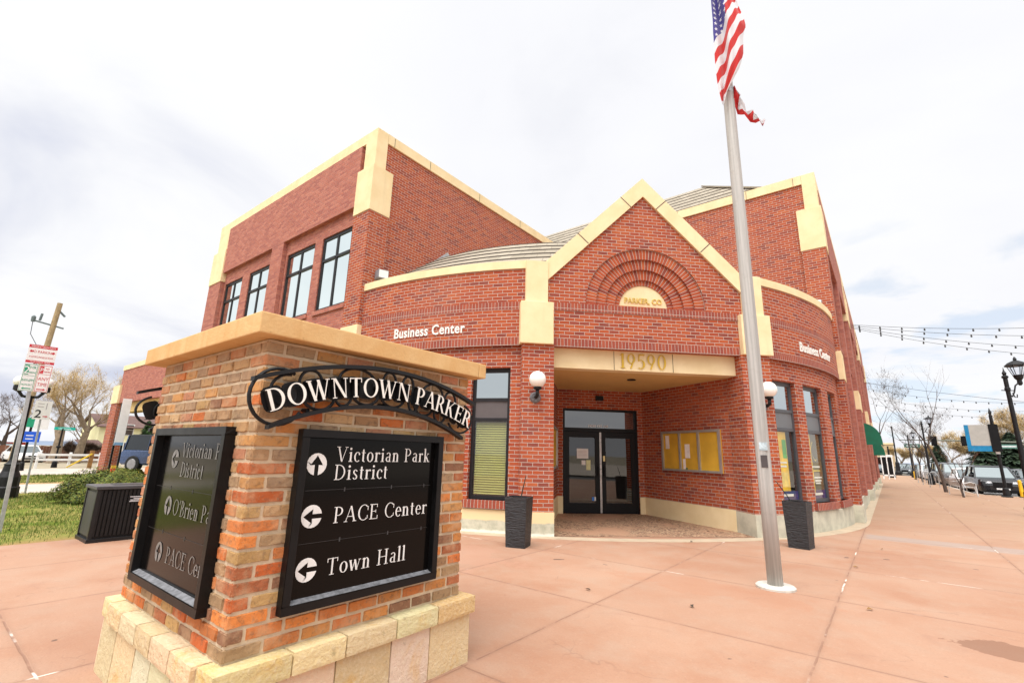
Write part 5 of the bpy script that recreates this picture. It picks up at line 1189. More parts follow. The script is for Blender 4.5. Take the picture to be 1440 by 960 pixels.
tree('bare thin street tree next to the far yellow bollard', (1.85, 62.2, 0), 5.2, 6, (m_barkd, m_twigd), GR, twigs=200, twl=.4, r=.07, depth=4, fork=.5, lean=(-.06,0))
tree('small rusty brown shrub tree in front of the white bench', (2.60, 31.9, 0), 2.6, 8, (m_barkd, plain('rust_twigs', (.15,.075,.04), .95, bump=0)), GR, twigs=240, twl=.35, r=.05, depth=4, fork=.33, spread=.35)
for i, (x, y, h, s, lab) in enumerate(((15.2, 104, 12.5, 51, 'wide bare tan tree right of the blue sign, above the parked cars'), (12.6, 110, 10, 52, 'bare tan tree directly behind the blue sign'), (9.2, 124, 9.5, 53, 'far bare tan tree behind the traffic signal arm'), (5.6, 132, 7, 54, 'far low bare tree left of the traffic signals'), (18.2, 112, 14.5, 55, 'bare tan tree at the right edge behind the street lamp'), (1.8, 140, 7.5, 56, 'low rusty bare tree at the very end of the street'))):
    tree(lab, (x, y, -.15), h, s, (m_bark, m_twig), GR, twigs=9000, twl=1.1, r=.25, depth=5, spread=.68, fork=.28)
m_fir = [plain('fir_dark', (.022,.042,.020), .9, bump=0), plain('fir_mid', (.04,.07,.03), .9, bump=0)]
def conifer(label, base, h, w, seed, cat='tree', name='evergreen_tree', group=None, mats=None, n=3000):
    o = thing(name, label, cat, base, 0, group); rt = random.Random(seed); a = MB(); a.lathe([(.14, 0), (.05, h*.9)], base, 7); a.build('trunk', m_barkd, o)
    m = MB()
    for i in range(n):
        z = rt.random()**1.3; tier = .75+.25*abs(sin(z*26)); R = w*(1-z)**.85*tier*rt.uniform(.35, 1.05); t_ = rt.uniform(0, 2*pi)
        p_ = Vector(base)+Vector((R*cos(t_), R*sin(t_), .25+z*(h-.3)-R*.22)); d = Vector((cos(t_), sin(t_), -.35+rt.uniform(-.3, .3))).normalized(); s = d.cross(Vector((0, 0, 1))).normalized()
        l = .30*w/1.6*rt.uniform(.6, 1.3); m.face([p_-s*l*.35, p_+d*l, p_+s*l*.35, p_-d*l*.4], None, 0 if rt.random() < .65 else 1)
    m.build('crown', mats or m_fir, o); return o
conifer('dark evergreen tree behind the blue sign post', (11.2, 100, -.2), 7.2, 3.4, 1, group='evergreens across the street')
conifer('broad dark evergreen beside the street lamp, right edge', (14.4, 101, -.2), 6.6, 4.2, 2, group='evergreens across the street')
conifer('small olive evergreen between the traffic signals', (6.6, 108, -.2), 5.0, 2.6, 3, group='evergreens across the street')
conifer('green fir in front of the yellow house', (-60, 15.7, -.5), 4.4, 1.5, 4, mats=[plain('fir_fresh', (.05,.11,.02), .9, bump=0), m_fir[1]])
def bush(label, c, rx, ry, h, seed, mats, n=5200, group=None, lf=.075):
    o = thing('bush', label, 'bush', (c[0], c[1], 0), 0, group); rt = random.Random(seed); m = MB()
    for i in range(n):
        u, v = rt.uniform(0, 2*pi), rt.random(); ph = math.acos(1-v*1.05 if v*1.05 < 2 else -1)
        k_ = rt.uniform(.72, 1.03)*(1+.10*sin(u*3+seed)+.07*sin(u*7+ph*5))
        x, y, z = c[0]+rx*k_*sin(ph)*cos(u), c[1]+ry*k_*sin(ph)*sin(u), max(.02, h*(.12+.88*k_*cos(ph)))
        nrm = Vector((sin(ph)*cos(u), sin(ph)*sin(u), cos(ph)+.2)).normalized(); d = Vector((rt.uniform(-1, 1), rt.uniform(-1, 1), rt.uniform(-1, 1))); s = nrm.cross(d).normalized(); tt_ = (nrm*.5+s.cross(nrm)).normalized(); l = lf*rt.uniform(.6, 1.4)
        p_ = Vector((x, y, z)); m.face([p_-s*l*.5, p_+tt_*l, p_+s*l*.5, p_-tt_*l*.5], None, rt.choice((0, 0, 0, 1, 1, 2)))
    m.build('foliage', mats, o)
    m = MB(); P = []
    for k in range(9): m.tube([(c[0], c[1], 0), (c[0]+rx*.6*cos(k*.7), c[1]+ry*.6*sin(k*.7), h*.7)], [.03, .012], 5)
    for k in range(1): m.lathe([(rx*.55, 0), (rx*.62, h*.4), (rx*.3, h*.72)], (c[0], c[1], 0), 10)
    m.build('branches', m_barkd, o); return o
m_bu = [plain('bush_green', (.09,.125,.014), .85, bump=0), plain('bush_olive', (.17,.17,.025), .85, bump=0), plain('bush_dark', (.022,.035,.008), .9, bump=0)]
bush('round clipped olive green bush on the lawn left of the litter bin', (-16.6, 3.80), 1.15, 1.08, .80, 1, m_bu, 34000, lf=.030)
bush('low spreading green hedge bush behind the litter bin', (-17.2, 5.7), 1.1, 1.05, .58, 2, m_bu, 24000, lf=.032)
yb = bush('small yellow flowering bush below the white yard sign', (-26.4, 6.3), .7, .9, .40, 3, [m_bu[0], m_bu[1], plain('yellow_bloom', (.55,.40,.02), .8, bump=0)], 2600, lf=.10)
# ================================================================== left street furniture
m_red = plain('sign_red', (.55,.02,.035), .5, var=.04, bump=0); m_sgreen = plain('sign_green', (.01,.30,.16), .5, var=.04, bump=0); m_sblack = plain('sign_black', (.02,.02,.02), .5, bump=0)
m_swhite = plain('sign_white', (.80,.80,.79), .45, var=.03, bump=0); m_sblue = plain('sign_blue', (.01,.10,.62), .5, bump=0); m_teal = plain('sign_teal', (.0,.42,.33), .5, bump=0)
def plate_fn(x, y0): return lambda u, z, d: (x-d, y0+u, z)       # plates face +x
def plate(mb, f, u0, u1, z0, z1, d0=0, th=.006, m=0): slab(mb, f, u0, u1, z0, z1, d0, d0+th, m)
def ptext(mb, f, txt, size, u, z, d=-.0015, m=0, cond=.85, bold=0):
    put_text(mb, txt, size, lambda a, b, e: f(u+a, z+b, d-e), .0008, m, align='CENTER', condense=cond, bold=bold)
def larrow(mb, f, u0, u1, z, h, m, d=-.0015, heads='r'):
    b = h*.22
    a0 = u0+(h*.8 if 'l' in heads else 0); a1 = u1-(h*.8 if 'r' in heads else 0)
    mb.face([f(a0, z-b, d), f(a1, z-b, d), f(a1, z+b, d), f(a0, z+b, d)], None, m)
    if 'r' in heads: mb.face([f(a1, z-h/2, d), f(u1, z, d), f(a1, z+h/2, d)], None, m)
    if 'l' in heads: mb.face([f(a0, z+h/2, d), f(u0, z, d), f(a0, z-h/2, d)], None, m)
ps = thing('parking_sign', 'red, green and white no-parking plates on a leaning-looking steel post by the lawn', 'parking sign', (-11.92, 1.36, 0))
m = MB(); m.bar((-11.92, 1.36, -.05), (-11.90, 1.245, 3.20), .06, .05, up=(0, 1, 0)); m.build('post', m_galv, ps)
F = plate_fn(-11.855, 1.12)
m = MB(); plate(m, F, .0, .375, 2.86, 3.19); 
for z0, z1 in ((3.135, 3.19), (2.86, 2.905)): m.face([F(.0, z0, -.001), F(.375, z0, -.001), F(.375, z1, -.001), F(.0, z1, -.001)], None, 1)
ptext(m, F, 'NO PARKING', .062, .1875, 3.05, m=1); larrow(m, F, .015, .07, 3.07, .045, 1, heads='l'); larrow(m, F, .305, .36, 3.07, .045, 1)
ptext(m, F, '4 HOURS 2 INCHES OF SNOW', .042, .1875, 2.96, m=1, cond=.55); ptext(m, F, 'EMERGENCY SNOW ROUTE', .04, .1875, 3.149, m=0, cond=.62); ptext(m, F, 'TOW AWAY ZONE', .036, .1875, 2.87, m=0)
m.build('sign_plate', [m_swhite, m_red], ps)
m = MB(); F2 = plate_fn(-11.855, 1.12); plate(m, F2, .0, .185, 2.36, 2.845)
for r_ in ((.008, .177, 2.368, 2.376), (.008, .177, 2.828, 2.836), (.008, .014, 2.376, 2.828), (.171, .177, 2.376, 2.828), (.02, .165, 2.628, 2.634)): m.face([F2(r_[0], r_[2], -.001), F2(r_[1], r_[2], -.001), F2(r_[1], r_[3], -.001), F2(r_[0], r_[3], -.001)], None, 1)
m.face([F2(.018, 2.65, -.001), F2(.075, 2.65, -.001), F2(.075, 2.82, -.001), F2(.018, 2.82, -.001)], None, 1); ptext(m, F2, '2', .19, .047, 2.665, d=-.003, m=0)
ptext(m, F2, 'HR', .075, .122, 2.755, m=1); ptext(m, F2, 'PARKING', .045, .122, 2.675, m=1, cond=.55); ptext(m, F2, '8AM-6PM', .06, .092, 2.53, m=1, cond=.62); ptext(m, F2, 'MON-SAT', .045, .092, 2.455, m=1, cond=.7); larrow(m, F2, .03, .155, 2.405, .04, 1, heads='l')
m.build('sign_plate', [m_swhite, m_sgreen], ps)
m = MB(); plate(m, F2, .195, .375, 2.36, 2.845)
for r_ in ((.203, .367, 2.368, 2.376), (.203, .367, 2.828, 2.836), (.203, .209, 2.376, 2.828), (.361, .367, 2.376, 2.828), (.205, .365, 2.672, 2.678)): m.face([F2(r_[0], r_[2], -.001), F2(r_[1], r_[2], -.001), F2(r_[1], r_[3], -.001), F2(r_[0], r_[3], -.001)], None, 1)
m.face([F2(.213, 2.69, -.001), F2(.262, 2.69, -.001), F2(.262, 2.82, -.001), F2(.213, 2.82, -.001)], None, 1); ptext(m, F2, 'P', .10, .237, 2.72, d=-.003, m=0); ptext(m, F2, 'NO', .045, .31, 2.765, m=1, cond=.7); ptext(m, F2, 'PARKING', .042, .312, 2.71, m=1, cond=.5)
ptext(m, F2, 'ANY', .085, .285, 2.565, m=1, cond=.8); ptext(m, F2, 'TIME', .085, .285, 2.465, m=1, cond=.7); larrow(m, F2, .225, .345, 2.405, .04, 1, heads='r')
m.build('sign_plate', [m_swhite, m_red], ps)
s2 = thing('speed_sign', 'white square sign with a black 2 on a thin steel post by the drive', 'road sign', (-20.45, 2.68, 0))
m = MB(); m.bar((-20.45, 2.66, -.05), (-20.45, 2.57, 2.74), .055, .045, up=(0, 1, 0)); m.build('post', m_galv, s2)
F = plate_fn(-20.40, 2.385); m = MB(); plate(m, F, 0, .385, 2.16, 2.72); ptext(m, F, '2', .34, .11, 2.21, m=1, cond=.95, bold=.004)
for z in (2.62, 2.53): m.face([F(.06, z, -.002), F(.20, z, -.002), F(.20, z+.022, -.002), F(.06, z+.022, -.002)], None, 2)
m.face([F(.255, 2.46, -.002), F(.275, 2.46, -.002), F(.275, 2.66, -.002), F(.255, 2.66, -.002)], None, 2); larrow(m, F, .225, .345, 2.25, .06, 3); m.build('sign_plate', [m_swhite, m_sblack, plain('sign_grey', (.42,.38,.40), .5, bump=0), m_red], s2)
bs = thing('guide_sign', 'small blue and white guide plates on a black post left of the white fence', 'road sign', (-37.0, 4.40, 0))
m = MB(); m.bar((-37.0, 4.40, -.1), (-37.0, 4.40, 2.9), .10); m.lathe([(.14, -.05), (.11, .35), (.06, .4)], (-37, 4.4, 0), 8); m.build('post', m_black, bs)
F = plate_fn(-36.94, 4.22); m = MB(); plate(m, F, -.05, .62, 1.45, 2.02); 
for z in (1.60, 1.78): m.face([F(.05, z, -.002), F(.35, z, -.002), F(.35, z+.05, -.002), F(.05, z+.05, -.002)], None, 1)
m.build('sign_plate', [m_sblue, m_swhite], bs)
m = MB(); plate(m, F, .28, .85, 2.15, 2.75); plate(m, F, -.1, .25, 2.25, 2.75, m=1); m.build('sign_plate', [m_swhite, m_sgreen], bs)
sn = thing('street_name_sign', 'teal street name blade on a slim black post beside the white fence', 'street sign', (-42.0, 6.47, 0))
m = MB(); m.tube([(-42, 6.47, -.1), (-42, 6.47, 2.35)], .05, 8); m.lathe([(.16, -.1), (.13, .25), (.06, .38)], (-42, 6.47, 0), 10); m.lathe([(.05, 1.1), (.12, 1.14), (.12, 1.24), (.05, 1.28)], (-42, 6.47, 0), 8); m.build('post', m_black, sn)
F = plate_fn(-41.97, 6.05); m = MB(); plate(m, F, 0, 1.02, 2.26, 2.44); m.face([F(.2, 2.33, -.002), F(.8, 2.33, -.002), F(.8, 2.36, -.002), F(.2, 2.36, -.002)], None, 1); m.build('sign_plate', [m_teal, m_swhite], sn)
ll = thing('street_lamp', 'black twin-globe street lamp behind the parking sign, left edge', 'street lamp', (-18.84, 2.06, 0))
m = MB(); c0 = (-18.84, 2.06, 0); m.lathe([(.27, -.05), (.27, .28), (.24, .31), (.235, .55), (.17, .70), (.15, .86), (.17, .88), (.11, .93), (.085, 1.0), (.065, 2.7), (.09, 2.74)], c0, 16); m.build('post', m_iron, ll, smooth=False)
m = MB(); m.tube([(-18.84, 1.80, 2.86), (-18.84, 1.90, 2.72), (-18.84, 2.06, 2.70), (-18.84, 2.22, 2.72), (-18.84, 2.32, 2.86)], .04, 8); 
for y in (1.80, 2.32): m.lathe([(.06, 2.84), (.12, 2.88), (.12, 3.0), (.10, 3.01)], (-18.84, y, 0), 12)
m.build('arm', m_iron, ll)
for y in (1.80, 2.32): m = MB(); m.lathe([(.155*sin(pi*i/10)+1e-4, 3.12-.155*cos(pi*i/10)) for i in range(11)], (-18.84, y, 0), 16); m.build('globe', m_globe, ll, smooth=True)
up = thing('utility_pole', 'weathered wooden utility pole with small crossarms rising behind the parking sign', 'utility pole', (-45, 4.7, 0))
m = MB(); m.tube([(-45, 4.85, -.3), (-45, 5.02, 5.5), (-45, 5.20, 11.05)], [.20, .18, .15], 10); m.build('pole', plain('pole_wood', (.33,.24,.13), .95, var=.2, bump=.4, fine=20), up)
m = MB(); m.bar((-45, 4.15, 9.55), (-45, 5.70, 9.30), .09); m.bar((-45, 5.2, 10.55), (-45, 5.62, 10.15), .11); m.tube([(-45, 4.42, 9.6), (-45, 4.46, 10.1)], .07, 6); m.lathe([(.10, 9.45), (.12, 9.6), (.12, 9.8), (.03, 9.9)], (-45, 4.1, 0), 8); m.build('crossarm', plain('pole_hardware', (.12,.15,.15), .7), up)
m = MB(); m.tube([(-45, 4.1, 9.5), (-45, 4.15, 8.6), (-45, 4.75, 7.6), (-45, 5.0, 6.9)], .018, 4); m.build('drop_wire', m_black, up)
ysn = thing('yard_sign', 'white banner sign on two dark posts in front of the canopy pier', 'yard sign', (-27.5, 6.2, 0))
m = MB(); m.bar((-27.53, 6.06, -.05), (-27.53, 6.06, 3.3), .07); m.bar((-27.5, 6.34, -.05), (-27.5, 6.34, 3.4), .07); m.build('post', m_black, ysn)
m = MB(); Pf = lambda u, z, d: (-27.42-.03*u-d, 6.03+u*.34, z); slab(m, Pf, 0, 1, 1.42, 3.52, 0, .03); slab(m, Pf, .0, 1.0, 1.42, 1.55, -.004, 0, 1); m.build('board', [plain('banner_white', (.82,.84,.88), .6, var=.04), plain('banner_blue', (.20,.38,.62), .6)], ysn)
mk = thing('marker_post', 'yellow utility marker post with a red band behind the litter bin', 'marker post', (-18.2, 4.12, 0))
m = MB(); m.box(-18.24, -18.17, 4.06, 4.17, -.05, .86); m.build('post', plain('marker_yellow', (.72,.42,.02), .6), mk); m = MB(); m.box(-18.245, -18.165, 4.055, 4.175, .70, .78); m.build('band', plain('marker_red', (.65,.07,.02), .6), mk)
fe = thing('rail_fence', 'white two-rail fence across the street in front of the trees', 'fence', (-41, 9, 0))
for i in range(7):
    y = 5.49+i*1.48; m = MB(); m.box(-41.06, -40.94, y-.06, y+.06, -.15, .88); m.build('post', m_white, fe)
for z in (.42, .72):
    m = MB(); m.box(-40.935, -40.89, 5.45, 14.5, z-.065, z+.065); m.build('rail', m_white, fe)
wp = thing('wooden_post', 'short brown wooden post with a slanting yellow brace at the white fence', 'post', (-40.2, 7.85, 0))
m = MB(); m.box(-40.3, -40.1, 7.75, 7.95, -.15, 1.02); m.build('post', plain('brown_timber', (.26,.13,.04), .9, var=.2), wp); m = MB(); m.bar((-40.08, 6.75, -.02), (-40.08, 7.84, .82), .08); m.build('brace', plain('brace_yellow', (.70,.48,.04), .7), wp)
bf = thing('board_fence', 'long brown board fence behind the bare trees', 'fence', (-64, 8, 0)); m = MB()
for i in range(44): m.box(-64.04, -64, 4.2+i*.21, 4.2+i*.21+.2, -.5, 1.12-.02*(i % 3)); 
m.build('boards', plain('fence_boards', (.16,.065,.035), .9, var=.25, scale=1.2), bf)
# ---- yellow house
yh = thing('yellow_house', 'pale yellow two-storey house with brown shingle roof beyond the canopy', 'house', (-76, 17, -1))
m_yel = plain('yellow_siding', (.84,.80,.48), .8, var=.05, scale=.8); m_shing = plain('brown_shingles', (.13,.075,.065), .95, var=.2, scale=3, bump=.4, fine=12)
m = MB(); m.box(-84, -75, 14.8, 22.5, -1.2, 3.55); m.box(-75, -73.5, 13.3, 14.75, -1.2, 1.22); m.build('wall', m_yel, yh)
m = MB(); yc0, yc1 = 14.4, 22.9
m.face([(-74.5, yc0, 3.5), (-74.5, yc1, 3.5), (-79.5, yc1, 5.15), (-79.5, yc0, 5.15)]); m.face([(-84.5, yc1, 3.5), (-84.5, yc0, 3.5), (-79.5, yc0, 5.15), (-79.5, yc1, 5.15)])
m.face([(-74.5, yc0, 3.38), (-74.5, yc1, 3.38), (-74.5, yc1, 3.5), (-74.5, yc0, 3.5)]); m.build('roof', m_shing, yh)
m = MB(); m.face([(-74.9, 14.78, 3.5), (-84, 14.78, 3.5), (-79.5, 14.78, 5.0)]); m.build('gable_end', m_yel, yh)
m = MB(); m.face([(-71.6, 12.7, 1.25), (-71.6, 14.9, 1.25), (-74.9, 14.9, 1.85), (-74.9, 12.7, 1.85)]); m.build('porch_roof', m_shing, yh)
m = MB()
for y in (12.8, 13.7, 14.6): m.box(-72, -71.85, y, y+.14, -1.2, 1.1)
m.box(-72.05, -71.8, 12.75, 14.85, 1.1, 1.24); m.build('porch_post', m_white, yh)
for (y, z, h) in ((17.75, 2.55, 1.25), (17.85, .15, 1.45), (20.2, 2.55, 1.25)):
    m = MB(); m.box(-75.0, -74.93, y-.45, y+.45, z-.08, z+h+.08); o = m.build('window', m_white, yh)
    m = MB(); m.box(-74.93, -74.92, y-.36, y+.36, z, z+h*.48); m.box(-74.93, -74.92, y-.36, y+.36, z+h*.52, z+h); m.build('pane', m_gdark, o)
m = MB(); m.box(-73.5, -73.45, 13.7, 14.3, -1.1, .9); m.build('door', plain('brown_door', (.10,.05,.03), .7), yh)
rbk = thing('red_building', 'long low red building with grey roof at the far left horizon', 'building', (-200, 20, -1))
m = MB(); m.box(-203, -200, 8, 24, -3, 1.15); m.build('wall', plain('red_siding', (.40,.045,.03), .8), rbk); m = MB(); m.face([(-199.5, 7, 1.15), (-199.5, 25, 1.15), (-203, 25, 2.3), (-203, 7, 2.3)]); m.build('roof', plain('grey_roofing', (.45,.46,.48), .8), rbk)
# ================================================================== cars
m_tyre = plain('tyre_rubber', (.018,.018,.018), .9, var=.1); m_rim = plain('alloy_rim', (.35,.35,.36), .35, metal=.7, bump=0); m_lamp = plain('headlamp_glass', (.55,.57,.60), .12, bump=0, spec=.8); m_tail = plain('tail_lamp', (.30,.01,.01), .2, bump=0)
m_cglass = glassmat('car_glass', (.82,.92,.93), .2, None)
m_jglass = glassmat('tinted_glass', (.8,.85,.9), .04, None)
def carpaint(n, c): 
    mm = plain(n, c, .28, var=.03, bump=0, coat=.35, spec=.35); return mm
def car(name, label, loc, rz, paint, Lc=4.6, Wc=1.86, Hc=1.66, suv=True, group='cars parked along the street', jeep=False):
    """nose towards local -y"""
    o = thing(name, label, 'car', loc, rz, group); T = lambda p_: o.matrix_world @ Vector(p_)
    hw = Wc/2; gc = .24 if suv else .18; belt = Hc*.60; hoodz = Hc*(.60 if suv else .55)
    if jeep: st = [(-Lc/2,.45,.95,.98),(-Lc/2+.25,.42,1.08,1.0),(-.75,.40,1.16,1.0),(-.70,.40,1.18,1.0),(Lc/2-.1,.40,1.18,1.0),(Lc/2,.45,1.12,.98)]
    else: st = [(-Lc/2,.34,.62,.80),(-Lc/2+.07,gc+.02,hoodz-.16,.90),(-Lc/2+.35,gc,hoodz-.05,.97),(-Lc/2+1.15,gc,hoodz+.03,1.0),(-.15,gc,belt,1.0),(Lc/2-.6,gc,belt+.03,1.0),(Lc/2-.1,gc+.05,belt-.02,.95),(Lc/2,.40,belt-.22,.88)]
    m = MB(T); rings = []
    for (y, zb, zt, k_) in st:
        w = hw*k_; zm = zb+(zt-zb)*.55
        rings.append([(-w*.90,y,zb),(-w,y,zb+.10),(-w*1.0,y,zm),(-w*.955,y,zt-.05),(-w*.88,y,zt),(w*.88,y,zt),(w*.955,y,zt-.05),(w*1.0,y,zm),(w,y,zb+.10),(w*.90,y,zb)])
    vs = [p_ for r_ in rings for p_ in r_]; fs = []; n = 10
    for i in range(len(rings)-1):
        for k in range(n): fs.append((i*n+k, (i+1)*n+k, (i+1)*n+(k+1) % n, i*n+(k+1) % n))
    fs.append(tuple(range(n))); fs.append(tuple((len(rings)-1)*n+k for k in range(n))[::-1])
    m.mesh(vs, fs); body = m.build('body', paint, o, smooth=False, bevel=.02)
    # greenhouse
    if jeep: gs = [(-.72, 1.18, .90), (-.55, Hc-.06, .86), (Lc/2-.25, Hc-.06, .86), (Lc/2-.12, 1.18, .90)]
    else: gs = [(-Lc/2+1.22, belt-.02, .88), (-Lc/2+1.95, Hc-.07, .74), (Lc/2-(.75 if suv else 1.35), Hc-.08, .74), (Lc/2-(.18 if suv else .55), belt-.01, .84)]
    m = MB(T); vs = []
    for (y, z, k_) in gs: vs += [(-hw*k_, y, z), (hw*k_, y, z)]
    yb0, yb1 = gs[0][0], gs[3][0]
    b0 = [(-hw*gs[0][2], gs[0][0], belt-.05), (hw*gs[0][2], gs[0][0], belt-.05)]
    m.face([vs[0], vs[1], vs[3], vs[2]]); m.face([vs[4], vs[5], vs[7], vs[6]])
    for s in (0, 1): 
        P = [vs[0+s], vs[2+s], vs[4+s], vs[6+s]]; m.face(P if s else P[::-1])
    m.build('windows', m_jglass if jeep else m_cglass, o)
    m = MB(T); zt = Hc-.07; a, b = gs[1], gs[2]; rr = hw*a[2]+.015
    m.mesh([(-rr,a[0]-.04,zt-.01),(rr,a[0]-.04,zt-.01),(rr,b[0]+.05,zt-.02),(-rr,b[0]+.05,zt-.02),(-rr*.86,a[0]+.18,Hc),(rr*.86,a[0]+.18,Hc),(rr*.86,b[0]-.15,Hc-.01),(-rr*.86,b[0]-.15,Hc-.01)], [(0,1,5,4),(1,2,6,5),(2,3,7,6),(3,0,4,7),(4,5,6,7),(3,2,1,0)]); m.build('roof', paint if not jeep else m_black, o)
    for s in (-1, 1):
        for (p_, q_) in (((gs[0][2], gs[0][0], gs[0][1]), (gs[1][2], gs[1][0], gs[1][1])), ((gs[3][2], gs[3][0], gs[3][1]), (gs[2][2], gs[2][0], gs[2][1]))):
            m = MB(T); m.bar((s*(hw*p_[0]+.006), p_[1], p_[2]), (s*(hw*q_[0]+.006), q_[1], q_[2]), .07, .06); m.build('pillar', paint, o)
        m = MB(T); m.bar((s*(hw*(gs[0][2]+gs[1][2])/2*1.0+.03), .35, belt), (s*(hw*gs[1][2]+.012), .30, Hc-.08), .08, .04); m.build('pillar', paint, o)
    wr = .36 if suv else .33
    if jeep: wr = .44
    for s in (-1, 1):
        for y in (-Lc/2+.90, Lc/2-.92):
            m = MB(T); xo = s*(hw+(.06 if jeep else .0)); xi = s*(hw-.22); m.tube([(xi, y, wr), (xo-s*.02, y, wr), (xo, y, wr)], [wr, wr, wr*.93], 20); w_ = m.build('wheel', m_tyre, o)
            m = MB(T); m.tube([(xo-s*.01, y, wr), (xo+s*.012, y, wr)], [wr*.66, wr*.60], 12); m.build('rim', m_rim, w_)
    for s in (-1, 1):
        m = MB(T); y = -Lc/2+.03; z = hoodz-.26
        if jeep: m.tube([(s*hw*.62, -Lc/2-.02, .86), (s*hw*.62, -Lc/2+.05, .86)], .12, 12)
        else: m.mesh([(s*hw*.42,y-.045,z),(s*hw*.80,y+.03,z+.02),(s*hw*.86,y+.13,z+.13),(s*hw*.45,y-.0,z+.10),(s*hw*.42,y+.15,z),(s*hw*.80,y+.2,z),(s*hw*.86,y+.3,z+.13),(s*hw*.45,y+.2,z+.10)], [(0,1,2,3),(4,7,6,5),(0,4,5,1),(1,5,6,2),(2,6,7,3),(3,7,4,0)])
        m.build('headlight', m_lamp, o)
        m = MB(T); m.box(s*hw*.98-(.10 if s > 0 else .12), s*hw*.98+(.12 if s > 0 else .10), -Lc/2+1.55, -Lc/2+1.72, belt+.02, belt+.17); m.build('mirror', paint, o, bevel=.03)
    m = MB(T); y = -Lc/2-.012; m.box(-hw*.40, hw*.40, y, y+.05, .50 if not jeep else .62, hoodz-.20 if not jeep else 1.0); m.box(-hw*.70, hw*.70, y, y+.05, .30, .42); m.build('grille', m_black, o, bevel=.01)
    m = MB(T); m.box(-.26, .26, y-.012, y, .42, .50) if not jeep else m.box(-hw, hw, y-.12, y, .45, .62); m.build('number_plate' if not jeep else 'bumper', m_swhite if not jeep else m_black, o)
    for s in (-1, 1): m = MB(T); m.box(s*hw*.80-.08, s*hw*.80+.08, Lc/2-.06, Lc/2+.012, belt-.32, belt-.08); m.build('tail_light', m_tail, o)
    return o
pb_ = carpaint('paint_black', (.012,.013,.015)); pw = carpaint('paint_white', (.78,.78,.78)); pg = carpaint('paint_grey', (.10,.105,.11)); psv = carpaint('paint_silver', (.42,.43,.44)); pbl = carpaint('paint_slate_blue', (.045,.075,.16))
zr = -.145
car('parked_car', 'black SUV parked nearest behind the yellow bollard', (4.48, 38.95, zr), R_(3), pb_)
car('parked_car', 'white sedan parked behind the black SUV', (4.22, 45.3, zr), R_(3), pw, Hc=1.46, suv=False)
car('parked_car', 'dark grey SUV with pale roof reflections, third in the parked row', (3.95, 50.0, zr), R_(3), pg, Hc=1.80, Wc=1.95)
car('parked_car', 'tall black SUV parked fourth in the row by the bike rack', (3.78, 55.8, zr), R_(3), pb_, Hc=1.84, Wc=1.95)
car('parked_car', 'silver SUV parked fifth in the row behind the mid lamp post', (3.55, 61.5, zr), R_(3), psv, Hc=1.75)
car('parked_car', 'white car parked sixth, nearly at the end of the row', (3.35, 67.4, zr), R_(3), pw, Hc=1.6)
car('parked_car', 'farthest dark grey car of the parked row', (3.15, 73.2, zr), R_(3), pg, Hc=1.65)
car('parked_car', 'dark grey sedan behind the silver car at the right edge', (8.0, 51.0, zr), R_(3), pg, Hc=1.46, suv=False)
car('parked_car', 'black sedan farther back in the outer lane beyond the grey sedan', (8.2, 59.0, zr), R_(3), pb_, Hc=1.46, suv=False)
car('parked_car', 'silver car half cut off by the right edge beside the black SUV', (7.7, 44.0, zr), R_(3), psv, Hc=1.45, suv=False)
car('crossing_car', 'dark SUV facing us beyond the far end of the pavement', (1.45, 88.5, zr), R_(2), pg, group='cars on the cross street')
car('crossing_car', 'dark car at the far end of the pavement left of the dark SUV', (-.75, 92, zr), R_(2), pb_, group='cars on the cross street', Hc=1.5, suv=False)
car('jeep', 'slate blue open-sided off-road car with big tyres under the canopy', (-31.6, 9.35, .0), R_(118), pbl, Lc=4.0, Wc=1.85, Hc=2.02, jeep=True, group='cars on the left')
car('distant_car', 'dark SUV far off at the left edge behind the lamp post', (-74, 7.2, -.45), R_(80), pg, group='cars on the left')
car('distant_car', 'small white car far off beside the white fence', (-62, 7.35, -.35), R_(100), pw, group='cars on the left', suv=False, Hc=1.5)
